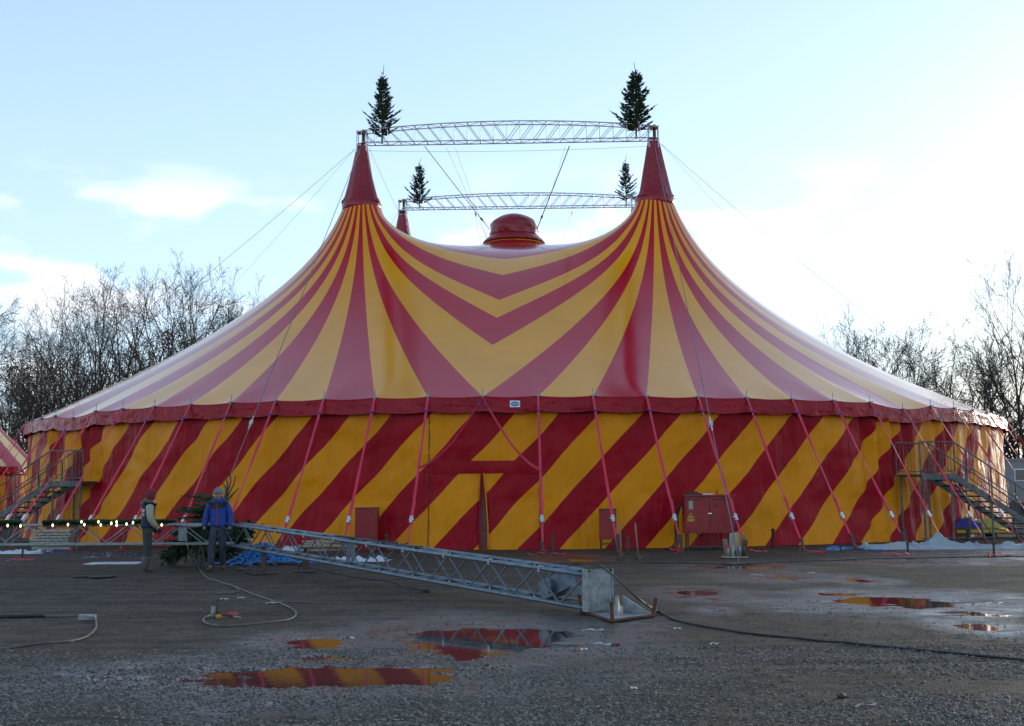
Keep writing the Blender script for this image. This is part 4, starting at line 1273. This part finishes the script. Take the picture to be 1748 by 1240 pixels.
def red_box(px0, px1, y0, y1, Y, label, dpt=.35, legs=0.0):
    a, b = at(px0, y1, Y), at(px1, y0, Y)
    o = thing('red_box', label, 'box', ((a.x+b.x)/2, Y, 0))
    w_ = abs(b.x-a.x); z0, z1 = max(legs, 0), b.z
    mb = MB(); mb.box((0, 0, (z0+z1)/2), (w_, dpt, z1-z0)); mb.build('body', M['box_red'], o)
    MB().box((0, -.01, z1+.012), (w_+.03, dpt+.03, .025)).build('lid', M['iron'], o)
    MB().box((0, -dpt/2-.009, (z0+z1)/2), (w_*.88, .018, (z1-z0)*.9)).build('door', M['box_red'], o)
    if legs:
        for sx in (-1, 1):
            for sy in (-1, 1): MB().tube([(sx*w_*.42, sy*dpt*.4, 0), (sx*w_*.42, sy*dpt*.4, z0)], .02, 5).build('leg', M['iron'], o)
        MB().box((.1, -.1, legs*.6), (w_*1.2, .05, .04)).build('crossbar', M['iron'], o)
    return o
red_box(607, 646, 868, 930, 33.2, 'low red box against the tent wall left of the entrance')
red_box(1024, 1051, 870, 940, 32.7, 'narrow red box on legs right of the entrance', .3, .30)
# sledgehammers leaning upright
def hammer(px, py, lean, label):
    g = gr(px, py)
    o = thing('sledgehammer', label, 'hammer', g)
    d = Vector((lean, .05, 1)).normalized(); qh = d.to_track_quat('Z', 'Y').to_matrix()
    MB().tube([d*.05, d*.88], .021, 7).build('handle', M['wood'], o, True)
    MB().box(d*.05 + Vector((0, 0, .0)), (.23, .09, .09), qh).build('head', M['iron'], o)
hammer(1061, 957, -.03, 'sledgehammer standing head down by the narrow red box, upright'); hammer(1090, 956, -.07, 'sledgehammer standing head down, its handle tilted, beside another hammer')
for px, py, h, lean, lab in [(1142, 934, .62, .25, 'tall flat iron stake leaning left of the power cabinet'), (1318, 936, .58, -.35, 'tall flat iron stake leaning right of the power cabinet'), (1072, 941, .40, .1, 'flat iron stake between the two sledgehammers'),
                             (632, 944, .50, .2, 'flat iron stake before the low red box'), (660, 944, .5, -.05, 'thin iron stake behind the lattice mast'), (677, 945, .32, 0, 'short iron pin behind the lattice mast'), (926, 946, .36, 0, 'short iron pin standing in red webbing slack'), (944, 946, .50, 0, 'upright iron stake right of the entrance in red slack'),
                             (1548, 932, .5, .25, 'flat iron stake behind the grey tarpaulin'), (1650, 930, .5, -.3, 'flat iron stake leaning behind the tarpaulin heap'), (1550, 946, .30, 0, 'short iron pin in front of the grey tarpaulin'), (1697, 948, .32, 0, 'short iron pin beside red slack before the tarpaulin'), (1408, 944, .2, 0, 'short iron pin by the blue ropes'),
                             (38, 952, .35, .05, 'short iron pin before the white plastic sheet'), (1435, 943, .2, .0, 'short stub stake at a strap end near blue ropes')]:
    stake(gr(px, py), abs(lean), 0 if lean >= 0 else PI, h, lab, 'iron anchor stakes in the gravel', wd=.07 if h > .38 else .045)
# red slack heaps
for px, py, lab in [(935, 948, 'loose red webbing heaped round the iron pins'), (1385, 945, 'loose red webbing lying by the short pin'), (1540, 948, 'loose red webbing in front of the grey tarpaulin'), (1680, 949, 'loose red webbing near the pallet'), (1285, 943, 'loose red webbing right of the tool crate'), (44, 957, 'loose red webbing before the white sheet'), (1140, 940, 'loose pink webbing left of the power cabinet')]:
    g = gr(px, py, .02); mb = MB()
    for i in range(2):
        a = rp.uniform(0, 6.28); P = [Vector((rp.uniform(-.12, .12), rp.uniform(-.1, .1), .02))]
        for k in range(5):
            a += rp.uniform(-.9, .9); P.append(P[-1] + Vector((math.cos(a)*.09, math.sin(a)*.09, 0))); P[-1].z = rp.uniform(.0, .07)
        mb.ribbon(catmull(P, 3), Vector((.3, 1, .3)), .05)
    o = mb.build('webbing_slack', M['strap']); o.location = g; tag(o, lab, 'webbing')
# tool crate
g = gr(1254, 953)
o = thing('tool_tray', 'wooden tray holding boards, bottles and tools on the gravel', 'tray', g)
MB().box((0, 0, .03), (.58, .40, .03)).build('base', M['pale_wood'], o)
for x, y, h, l, m_ in [(-.2, .05, .42, -.1, 'wood'), (-.05, .1, .56, .05, 'pale_wood'), (.05, .08, .58, .08, 'pale_wood'), (.2, .05, .52, .15, 'wood'), (.24, 0, .4, .2, 'rust')]:
    MB().box((x, y, .04+h/2), (.11, .05, h), Matrix.Rotation(l, 3, 'Y')).build('board', M[m_], o)
for x, y, c in [(-.16, -.1, 'galv'), (-.06, -.12, 'label_grey'), (.12, -.1, 'galv'), (.2, -.13, 'iron')]:
    b_ = MB().lathe((x, y, .045), [(.045, 0), (.045, .20), (.02, .235), (.02, .26)], 10).build('bottle', M[c], o, True)
    if x < -.1: MB().lathe((x, y, .25), [(.045, 0), (.045, .05), (.02, .06)], 10).build('cap', M['strap'], b_, True)
for i in range(6): MB().tube([(rg_.uniform(-.25, .25), rg_.uniform(-.15, .1), .06), (rg_.uniform(-.25, .25), rg_.uniform(-.15, .1), .22)], .014, 5).build('tool', M['iron'], o)

# ------------------------------------------------------------------ hoses and cables on the ground
def gz_at(x, y): return float(ground_z(np.array([x]), np.array([y]))[0][0])
def ground_line(name, pts, r, m_, label, cat, sub=6, n=7):
    P = []
    for p in pts:
        if len(p) == 2:
            g = gr(*p); g.z = gz_at(g.x, g.y) + r*.9
        else: g = Vector(p)
        P.append(g)
    Q = catmull(P, sub)
    for k in Q:
        k.z = max(k.z, gz_at(k.x, k.y) + r*.75)
    return tag(MB().tube(Q, r, n).build(name, M[m_], None, True), label, cat)
hp = at(318, 912, 25.4)
ground_line('grey_hose', [(hp.x, hp.y, hp.z), (*at(322, 940, 24.9),), (335, 967), (352, 986), (372, 993), (400, 1003), (432, 1016), (470, 1029), (490, 1038), (505, 1049), (496, 1059), (450, 1066), (400, 1070), (362, 1069), (347, 1063), (353, 1056), (366, 1053)], .0145, 'hose', 'grey hose looping from the truss across the gravel', 'hose')
ground_line('grey_hose', [(405, 1012), (375, 1014), (370, 1015), (395, 1013), (408, 1010), (400, 1003)], .012, 'hose', 'short grey hose end lying beside the looping hose', 'hose')
ground_line('grey_hose', [(470, 1031), (490, 1029), (515, 1029), (532, 1031)], .012, 'hose', 'short hose branch pointing off the looping hose', 'hose')
ground_line('black_hose', [(-60, 1058), (-20, 1057.5), (20, 1057), (76, 1056)], .026, 'cable', 'thick black sleeve on the hose at the yard edge', 'hose')
ground_line('grey_hose', [(76, 1056), (120, 1054.5), (152, 1053), (163, 1062), (164, 1074), (150, 1087), (120, 1096), (60, 1102), (0, 1107), (-60, 1112)], .0145, 'hose', 'grey hose making a U turn beside the black sleeve', 'hose')
tag(MB().box(gr(149, 1054, .04), (.22, .07, .07)).tube([gr(143, 1053, .03), gr(160, 1052, .1)], .015, 6).build('hose_coupling', M['galv']), 'metal coupling where the two hoses meet', 'coupling')
bt = c0 + org + Vector((0, 0, .53)) + axh*.6
ground_line('black_cable', [(*bt,), (*(c0+org+Vector((0, 0, .555))-axh*.05),), (*at(1088, 1021, 14.9),), (1122, 1047), (1150, 1060), (1190, 1069), (1260, 1079), (1390, 1093), (1550, 1110), (1748, 1131), (1850, 1142)], .013, 'cable', 'black cable running from the mast foot across the gravel', 'cable', n=6)
ground_line('black_cable', [(500, 964), (540, 972), (600, 985), (670, 995), (690, 1003), (728, 1009)], .012, 'cable', 'thin black cable under the lattice mast ending in a plug', 'cable', n=5)
tag(MB().box(gr(728, 1009, .03), (.12, .06, .06)).tube([gr(720, 1008, .03), gr(733, 1010, .03)], .02, 6).build('cable_plug', M['cable']), 'black plug at the end of the thin cable', 'plug')
ground_line('black_cable', [(930, 964), (1060, 961), (1250, 964), (1420, 958), (1600, 953), (1760, 950)], .012, 'cable', 'thin black cable stretched across the yard before the tent', 'cable', n=5)
ground_line('grey_hose', [(395, 968), (410, 975), (430, 972), (425, 980), (440, 982), (455, 976), (432, 977), (418, 979)], .014, 'cable', 'dark cord tangled by the feet of the person in blue', 'cord', n=5)
# black rubber mats
for px, py, rx in [(175, 986, .26), (143, 985, .22)]:
    g = gr(px, py); mb = MB(); z = gz_at(g.x, g.y)
    mb.lathe((0, 0, 0), [(rx*.98, 0), (rx, .008), (rx*.98, .022), (rx*.75, .026), (rx*.5, .016), (.02, .016)], 22, lambda r, z_, q: r*(1+.08*math.sin(2*q+px)))
    o = mb.build('rubber_disc', M['black'], None, True); o.location = (g.x, g.y, z+.006); tag(o, 'round black rubber disc lying flat on the gravel', 'disc', 'rubber discs on the gravel')
# valve fittings by the hose loop
g = gr(385, 1056)
o = thing('pipe_fitting', 'brass and steel pipe fittings with an upright rod inside hose loop', 'fitting', g)
MB().tube([(-.12, 0, 0), (-.10, 0, .26)], .011, 6).build('rod', M['iron'], o)
MB().tube([(-.17, -.02, .0), (-.16, -.01, .16)], .028, 8).build('pipe', M['galv'], o, True)
MB().lathe((-.08, -.04, .03), [(.02, -.03), (.04, -.02), (.04, .02), (.02, .03)], 10).build('brass_nut', M['warn_yellow'], o, True)
MB().tube([(-.12, 0, .08), (.02, -.03, .05), (.12, -.06, .03)], .020, 7).build('arm', M['rust'], o, True)
MB().box((.09, .03, .06), (.11, .04, .03)).build('handle', M['strap'], o)
MB().tube([(.0, -.02, .04), (.22, -.10, .02)], .014, 6).build('lever', M['galv'], o)
# litter
M['paper'] = mat('paper', (.6, .6, .58), .7)
for i, (px, py, L, a) in enumerate([(383, 1024, .14, 0), (412, 1022, .12, .5), (465, 1032, .2, .3), (1012, 1076, .25, -.05), (1027, 1098, .22, -.5), (998, 1110, .12, 1), (1157, 1074, .10, .6), (1220, 1097, .1, .2), (1385, 979, .2, .6), (1290, 982, .3, 0), (600, 1092, .05, 0), (1083, 1178, .05, .5), (1480, 1205, .24, .5)]):
    g = gr(px, py); z = gz_at(g.x, g.y)
    P = [Vector((-L/2, 0, .006)), Vector((-L/6, .02, .02)), Vector((L/5, -.012, .010)), Vector((L/2, .02, .018))]
    mb = MB(); mb.ribbon(catmull(P, 3), Vector((0, 1, .3)), [.016 + .012*math.sin(k*1.3+i) for k in range(10)], .003)
    o = mb.build('litter_scrap', M['paper'] if i != 12 else M['pale_wood']); o.location = (g.x, g.y, z); o.rotation_euler = (0, 0, a)
    tag(o, 'torn white plastic scrap lying on the gravel' if i != 12 else 'thin pale twig lying on the near gravel', 'litter' if i != 12 else 'twig', 'scraps of litter on the gravel' if i != 12 else None)
g = gr(1437, 1190); mb = MB(); mb.lathe((0, 0, 0), [(.015, 0), (.03, .006), (.034, .018), (.02, .034), (.004, .042)], 9, lambda r, z, q: r*(1+.35*math.sin(3*q+z*40)))
o = mb.build('dark_clod', M['iron'], None, True); o.location = (g.x, g.y, gz_at(g.x, g.y)); tag(o, 'dark clod of mud lying on the near gravel', 'clod')

# ------------------------------------------------------------------ background: small tent and trailer
sc_ = Vector((-29.6, 60, 0))
M['cream'] = mat('cream', (.62, .50, .22), .4, wr=.1, wscale=2)
M['pale_red'] = mat('pale_red', (.36, .03, .06), .4, wr=.1, wscale=2)
sm = thing('small_tent', 'small peaked cream and red striped tent beside the wood', 'tent', sc_)
prof = [(.05, 8.6), (.35, 8.2), (.8, 7.5), (1.5, 6.6), (2.3, 5.7), (3.2, 4.75), (4.2, 3.7), (5.0, 2.95)]
for k in range(28):
    a0, a1 = 2*PI*k/28, 2*PI*(k+1)/28
    mb = MB(); P = []
    for (r_, z_) in prof:
        for i in range(4):
            a = a0+(a1-a0)*i/3; P.append((r_*math.cos(a), r_*math.sin(a), z_))
    mb.grid(P, len(prof), 4); mb.build('roof_stripe', M['cream' if k % 2 else 'pale_red'], sm, True)
    mb = MB(); P = [(4.9*math.cos(a0+(a1-a0)*i/3), 4.9*math.sin(a0+(a1-a0)*i/3), z_) for i in range(4) for z_ in (0, 2.7)]
    mb.grid(P, 4, 2); mb.build('wall_stripe', M['wall_yellow' if k % 2 else 'wall_red'], sm, True)
mb = MB()
for k in range(56):
    pass
P = [(5.04*math.cos(2*PI*i/48), 5.04*math.sin(2*PI*i/48), z_) for i in range(49) for z_ in (2.62, 3.0)]
MB().grid(P, 49, 2).build('valance', M['valance'], sm, True)
# trailer
tp = at(1708, 786, 62)
tr = thing('site_trailer', 'pale grey site trailer with small windows behind the stairs', 'trailer', (tp.x+3.6, 63.4, 0))
hz = tp.z
M['trailer'] = mat('trailer', (.26, .27, .27), .5, (.2, .21, .21), 1)
MB().box((0, 0, .9+(hz-.9)/2), (7.2, 2.4, hz-.9)).build('body', M['trailer'], tr)
MB().box((0, 0, hz+.04), (7.4, 2.55, .10)).build('roof', M['trailer'], tr)
for x in (-2.4, -.6, 1.2, 2.8):
    f = MB().box((x, -1.21, 2.35), (.86, .04, .66)).build('window_frame', M['badge_white'], tr)
    MB().box((x, -1.235, 2.35), (.74, .02, .54)).build('pane', mat('pane', (.03, .04, .05), .1, spec=.8), f)
MB().box((0, -1.15, .62), (7.0, .06, .5)).build('skirt', M['iron'], tr)
for x in (-2.2, 2.2):
    MB().lathe((0, 0, 0), [(.1, -.1), (.42, -.1), (.45, -.06), (.45, .06), (.42, .1), (.1, .1)], 18).build('wheel', M['black'], tr, True).matrix_local = Matrix.Translation((x, -1.1, .45)) @ Matrix.Rotation(PI/2, 4, 'X')
# ------------------------------------------------------------------ people
def skin_mesh(name, V, Ed, Rd, m_, parent, sub=2, root=0):
    me = bpy.data.meshes.new(name); me.from_pydata([tuple(v) for v in V], Ed, [])
    o = bpy.data.objects.new(name, me); C.objects.link(o)
    md = o.modifiers.new('s', 'SKIN'); md.use_smooth_shade = True; md.branch_smoothing = .6
    ss = o.modifiers.new('u', 'SUBSURF'); ss.levels = sub; ss.render_levels = sub
    for i, d in enumerate(me.skin_vertices[0].data):
        r = Rd[i]; d.radius = r if isinstance(r, tuple) else (r, r); d.use_root = (i == root)
    dg = bpy.context.evaluated_depsgraph_get(); dg.update()
    m2 = bpy.data.meshes.new_from_object(o.evaluated_get(dg)); m2.name = name
    bpy.data.objects.remove(o)
    m2.materials.clear(); m2.materials.append(m_)
    m2.polygons.foreach_set('use_smooth', [True]*len(m2.polygons))
    return link(name, m2, parent)
class G:
    def __init__(s): s.v = []; s.e = []; s.r = []
    def a(s, p, r, to=None):
        s.v.append(Vector(p)); s.r.append(r)
        i = len(s.v)-1
        if to is not None: s.e.append((to, i))
        return i
    def chain(s, pts, rs_, to=None):
        for p, r in zip(pts, rs_): to = s.a(p, r, to)
        return to
def person(name, label, loc, rz, J, mats, hood=None):
    """J: joints in metres, figure faces -Y"""
    o = thing(name, label, 'person', loc, rz)
    skin = M['skin']
    b = G()
    pel = b.a(J['pelvis'], .10)
    w_ = b.a(J['waist'], (.11, .09), pel); ch = b.a(J['chest'], (.13, .10), w_); nk = b.a(J['neck'], .052, ch)
    hd = Vector(J['head']); fw = Vector(J['face']).normalized()
    h0 = b.a(hd + Vector((0, 0, -.075)) + fw*.02, (.062, .066), nk); h1 = b.a(hd, (.078, .090), h0); h2 = b.a(hd + Vector((0, 0, .075)), (.068, .078), h1)
    ns = b.a(hd + fw*.105 + Vector((0, 0, -.03)), .013, h1)
    sdv = fw.cross(Vector((0, 0, 1))).normalized()
    for s in (-1, 1): b.a(hd + sdv*s*.088 + Vector((0, 0, -.01)), .018, h1)
    for s in ('l', 'r'):
        sh, el, wr = J['sh_'+s], J['el_'+s], J['wr_'+s]
        i = b.chain([sh, el, wr], [.05, .038, .028], ch)
        hv = Vector(J['hand_'+s]).normalized(); wv = Vector(wr)
        pm = b.a(wv + hv*.075, (.040, .022), i)
        sv = hv.cross(Vector((1, 0, 0) if abs(hv.x) < .8 else (0, 1, 0))).normalized(); nv = hv.cross(sv)
        for k, L in enumerate((.066, .076, .07, .056)):
            q = wv + hv*.10 + sv*(-.030+.020*k)
            b.chain([q, q + hv*L*.55, q + hv*L*.85 + nv*L*.35], [.010, .009, .008], pm)
        b.chain([wv + hv*.045 + sv*.036, wv + hv*.085 + sv*.058, wv + hv*.115 + sv*.055], [.012, .010, .009], pm)
        b.chain([J['hip_'+s], J['kn_'+s], J['an_'+s], Vector(J['an_'+s]).lerp(Vector((J['toe_'+s][0], J['toe_'+s][1], .06)), .4)], [.07, .045, .032, .02], pel)
    skin_mesh('body', b.v, b.e, b.r, skin, o)
    # trousers
    t = G(); pel = t.a(Vector(J['pelvis']) + Vector((0, 0, .02)), (.17, .125)); t.a(Vector(J['waist']) - Vector((0, 0, .02)), (.16, .115), pel)
    for s in ('l', 'r'):
        hp_, kn, an = Vector(J['hip_'+s]), Vector(J['kn_'+s]), Vector(J['an_'+s])
        t.chain([hp_ - Vector((0, 0, .04)), hp_.lerp(kn, .5), kn, kn.lerp(an, .55), an + Vector((0, 0, .02))], [(.108, .112), (.095, .098), (.078, .082), (.076, .078), (.075, .08)], pel)
    skin_mesh('trousers', t.v, t.e, t.r, mats['trousers'], o)
    # jacket
    j = G(); c0 = j.a(J['chest'], (.20, .14)); n0 = j.a(Vector(J['neck']) - Vector((0, 0, .03)), (.11, .10), c0); 
    j.a(Vector(J['neck']) + Vector((0, 0, .035)) , (.098, .098), n0)
    w0 = j.a(J['waist'], (.195, .145), c0); j.a(Vector(J['pelvis']) + Vector((0, 0, .03)), (.205, .155), w0); j.a(Vector(J['pelvis']) - Vector((0, 0, .05)), (.20, .155), len(j.v)-1)
    jk = skin_mesh('jacket', j.v, j.e, j.r, mats['jacket'], o)
    for s in ('l', 'r'):
        a = G(); sh, el, wr = Vector(J['sh_'+s]), Vector(J['el_'+s]), Vector(J['wr_'+s])
        inn = sh + (Vector(J['chest']) - sh)*.35
        a.chain([inn, sh, sh.lerp(el, .5), el, el.lerp(wr, .5), wr + (el-wr)*.02], [.085, .096, .086, .076, .070, .056])
        skin_mesh('sleeve', a.v, a.e, a.r, mats['sleeve'], o, root=0)
        g_ = G(); hv = Vector(J['hand_'+s]).normalized()
        gp = g_.chain([wr, wr + hv*.08], [(.046, .044), (.050, .036)])
        sv = hv.cross(Vector((1, 0, 0) if abs(hv.x) < .8 else (0, 1, 0))).normalized(); nv = hv.cross(sv)
        for k, L in enumerate((.066, .076, .07, .056)):
            q = wr + hv*.105 + sv*(-.032+.0215*k)
            g_.chain([q, q + hv*L*.55, q + hv*L*.85 + nv*L*.35], [.0125, .0115, .010], gp)
        g_.chain([wr + hv*.045 + sv*.038, wr + hv*.085 + sv*.062, wr + hv*.115 + sv*.058], [.014, .012, .011], gp)
        if mats.get('glove'): skin_mesh('glove', g_.v, g_.e, g_.r, mats['glove'], o)
        bt_ = G(); an, toe, kn = Vector(J['an_'+s]), Vector(J['toe_'+s]), Vector(J['kn_'+s])
        top = an.lerp(kn, mats['boot_h'])
        heel = Vector((an.x, an.y + .03, .045))
        i = bt_.chain([top, an.lerp(top, .4), an], [mats['boot_r'], mats['boot_r']*.95, mats['boot_r']*.84]); k = bt_.a(Vector((an.x, an.y, .05)) + (toe-an)*.35*Vector((1, 1, 0)).length*0 + Vector((0, 0, 0)), (.05, .048), i)
        tv = Vector((toe.x, toe.y, .042)); k2 = bt_.a(Vector((an.x, an.y, .045)).lerp(tv, .6), (.05, .042), k); bt_.a(tv, (.046, .034), k2); bt_.a(heel, (.043, .040), k)
        skin_mesh('boot', bt_.v, bt_.e, bt_.r, mats['boot'], o)
    return o, jk, hd, fw, sdv
M['skin'] = mat('skin', (.42, .22, .15), .5); M['eye'] = mat('eye', (.02, .015, .012), .3)
M['jacket_blue'] = mat('jacket_blue', (.010, .052, .30), .6, (.008, .036, .22), 7, wr=.6, wscale=13)
M['yoke'] = mat('yoke', (.015, .02, .035), .6, wr=.4, wscale=12); M['zip'] = mat('zip', (.35, .02, .025), .5)
M['jeans'] = mat('jeans', (.030, .040, .062), .8, (.09, .095, .09), 6, nmin=.55, nmax=.75, wr=.4, wscale=12); M['work_trousers'] = mat('work_trousers', (.030, .036, .034), .8, (.05, .056, .052), 5, wr=.4, wscale=12)
M['grey_knit'] = mat('grey_knit', (.19, .20, .21), .85, bump=.6, bscale=120); M['maroon_knit'] = mat('maroon_knit', (.18, .02, .028), .85, bump=.6, bscale=120)
M['shoe'] = mat('shoe', (.10, .05, .02), .6, (.05, .03, .02), 12); M['rubber_boot'] = mat('rubber_boot', (.058, .062, .040), .5, (.08, .075, .055), 8)
M['navy_cloth'] = mat('navy_cloth', (.012, .022, .060), .75, wr=.3, wscale=10); M['beige_sleeve'] = mat('beige_sleeve', (.42, .36, .26), .6, (.34, .29, .2), 6, wr=.5, wscale=11)
M['khaki'] = mat('khaki', (.13, .115, .075), .8, (.09, .08, .055), 8, wr=.4, wscale=10); M['glove'] = mat('glove', (.012, .013, .018), .7)
def ellip(c, rx, ry, rz_, nu=18, nv=12, v0=-PI/2, v1=PI/2, fn=None):
    mb = MB(); P = []
    for i in range(nu+1):
        for j in range(nv+1):
            a = 2*PI*i/nu; b_ = v0+(v1-v0)*j/nv
            p = Vector((rx*math.cos(b_)*math.cos(a), ry*math.cos(b_)*math.sin(a), rz_*math.sin(b_)))
            if fn: p = fn(p)
            P.append(p + Vector(c))
    mb.grid(P, nu+1, nv+1); return mb
def face(o, hd, fw, sdv):
    for s in (-1, 1):
        ellip(hd + fw*.082 + sdv*s*.032 + Vector((0, 0, .012)), .011, .009, .007, 8, 6).build('eye', M['eye'], o, True)
    MB().box(hd + fw*.087 + Vector((0, 0, -.066)), (.045, .012, .008), Matrix((sdv, -fw, Vector((0, 0, 1)))).transposed()).build('mouth', mat('lip', (.25, .09, .07), .5), o)

# person in the blue jacket, walking toward the camera
f = gr(371, 974)
J2 = dict(pelvis=(0, 0, .95), waist=(0, -.005, 1.10), chest=(0, -.01, 1.30), neck=(0, -.02, 1.485), head=(-.005, -.06, 1.615), face=(-.05, -1, -.18),
          sh_l=(.175, 0, 1.41), el_l=(.255, .03, 1.13), wr_l=(.265, -.06, .90), hand_l=(.05, -.25, -1), sh_r=(-.175, -.01, 1.41), el_r=(-.27, .03, 1.13), wr_r=(-.285, -.05, .90), hand_r=(-.05, -.2, -1),
          hip_l=(.095, 0, .92), kn_l=(.10, -.02, .50), an_l=(.085, .14, .11), toe_l=(.10, .0, .03), hip_r=(-.095, 0, .92), kn_r=(-.10, -.12, .51), an_r=(-.10, -.20, .10), toe_r=(-.115, -.37, .05))
p2, jk2, hd2, fw2, sd2 = person('person', 'person in blue jacket and grey beanie walking beside the truss', f, .05, J2, dict(trousers=M['jeans'], jacket=M['jacket_blue'], sleeve=M['jacket_blue'], glove=M['glove'], boot=M['shoe'], boot_h=.18, boot_r=.058))
face(p2, hd2, fw2, sd2)
ellip(hd2 + Vector((0, .004, .035)), .098, .108, .125, 20, 10, -.12, PI/2).build('beanie', M['grey_knit'], p2, True)
MB().lathe(hd2 + Vector((0, .004, .015)), [(.098, 0), (.108, .01), (.108, .045), (.099, .055)], 20, lambda r, z, q: r*(1+.05*abs(math.sin(q)))).build('beanie_cuff', M['grey_knit'], p2, True)
from mathutils.bvhtree import BVHTree
def wrap(mesh_obj, quads, direction, off=.008):
    """lay small quads (start points in local space) onto a cloth mesh along a direction"""
    me = mesh_obj.data
    bv = BVHTree.FromPolygons([v.co for v in me.vertices], [p.vertices[:] for p in me.polygons])
    mb = MB(); d = Vector(direction).normalized()
    for qd in quads:
        P = []
        for p in qd:
            h = bv.ray_cast(Vector(p) - d*1.0, d)
            P.append((h[0] if h[0] is not None else Vector(p)) - d*off)
        mb.add(P, [(0, 1, 2, 3)])
    return mb
nz_ = 14
q = []
for i in range(12):
    for k in range(8):
        xa, xb = -.19+.38*i/12, -.19+.38*(i+1)/12; za, zb = 1.325+.13*k/8, 1.325+.13*(k+1)/8
        q.append([(xa, 0, za), (xb, 0, za), (xb, 0, zb), (xa, 0, zb)])
wrap(jk2, q, (0, 1, 0), .006).build('yoke', M['yoke'], p2, True)
q = [[(-.009+dx, 0, .93+.52*k/16), (.009+dx, 0, .93+.52*k/16), (.009+dx, 0, .93+.52*(k+1)/16), (-.009+dx, 0, .93+.52*(k+1)/16)] for k in range(16) for dx in (0,)]
wrap(jk2, q, (0, 1, 0), .011).build('zip', M['zip'], p2)
ellip((0, .02, 1.50), .135, .125, .075, 20, 10, -PI/2, .9, lambda p: Vector((p.x, p.y, p.z + .25*max(0, p.y)))).build('hood', M['jacket_blue'], p2, True)

# person in the varsity jacket, turned half away
f = gr(250, 976)
J1 = dict(pelvis=(0, 0, .93), waist=(0, 0, 1.08), chest=(0, .01, 1.28), neck=(0, -.01, 1.465), head=(.0, -.06, 1.60), face=(.15, -1, -.12),
          sh_l=(.175, 0, 1.38), el_l=(.225, .01, 1.10), wr_l=(.20, -.14, .92), hand_l=(0, -.55, -.8), sh_r=(-.175, .0, 1.38), el_r=(-.24, .0, 1.11), wr_r=(-.22, -.15, .92), hand_r=(0, -.55, -.8),
          hip_l=(.09, 0, .90), kn_l=(.105, -.02, .49), an_l=(.11, .03, .11), toe_l=(.13, -.13, .03), hip_r=(-.09, 0, .90), kn_r=(-.10, .0, .49), an_r=(-.115, .05, .11), toe_r=(-.15, -.11, .03))
p1, jk1, hd1, fw1, sd1 = person('person', 'person in navy and cream jacket and maroon hat beside the truss', f, math.radians(118), J1, dict(trousers=M['work_trousers'], jacket=M['navy_cloth'], sleeve=M['beige_sleeve'], glove=M['glove'], boot=M['rubber_boot'], boot_h=.72, boot_r=.088))
face(p1, hd1, fw1, sd1)
ellip(hd1 + Vector((0, .012, .01)), .108, .122, .145, 20, 12, -.75, PI/2, lambda p: p if p.y > -.05 or p.z > .02 else Vector((p.x, p.y*.75, p.z))).build('hat', M['maroon_knit'], p1, True)
ellip((0, .055, 1.46), .165, .115, .085, 20, 10, -PI/2, PI/2, lambda p: Vector((p.x, p.y, p.z - .12*abs(p.x) - .3*max(0, p.y)))).build('hood', M['khaki'], p1, True)
# white back print: two rows of worn block letters
glyphs = {'A': ['010', '101', '111', '101'], 'L': ['100', '100', '100', '111'], 'P': ['111', '101', '111', '100'], 'M': ['101', '111', '101', '101'], 'I': ['010', '010', '010', '010'], 'T': ['111', '010', '010', '010'], 'C': ['111', '100', '100', '111'], 'E': ['111', '110', '100', '111']}
q = []
for row, (word, zc) in enumerate((('LAMP', 1.30), ('CMIT', 1.215))):
    for k, ch_ in enumerate(word):
        for r_, line in enumerate(glyphs[ch_]):
            for c_, v in enumerate(line):
                if v == '1':
                    x = .12 - (k*.066 + c_*.019); z = zc - r_*.017
                    q.append([(x, 0, z), (x-.017, 0, z), (x-.017, 0, z+.0155), (x, 0, z+.0155)])
wrap(jk1, q, (0, -1, 0), .006).build('back_print', M['badge_white'], p1)
# felled fir between the two
fb_ = fir_meshes(2.4, .80, 91, 1.4)
a = at(396, 846, 26.8); b = at(285, 958, 26.5)
d = (b-a).normalized()
o = put_fir(fb_, a, 0, 1.0, 'cut fir tree leaning head down behind the person in blue', None)
o.rotation_euler = d.to_track_quat('Z', 'Y').to_euler()
sp_ = MB()
for i, (x, y) in enumerate([(402, 812), (408, 833), (385, 815), (398, 842), (380, 825), (393, 808)]):
    pq = at(x, y, 26.8) - a; pq = o.rotation_euler.to_matrix().inverted() @ pq
    sp_.tube([(0, 0, .25), pq*.6, pq], [.022, .016, .010], 5)
sp_.build('bare_branch', M['fir_bark'], o)
fb2 = fir_meshes(1.9, .85, 97, 1.2)
o = put_fir(fb2, gr(330, 968) + Vector((-.6, 2.0, .1)), 0, 1.0, 'low fir boughs heaped under the truss between the two people', None)
o.rotation_euler = Vector((.85, .1, .42)).to_track_quat('Z', 'Y').to_euler()
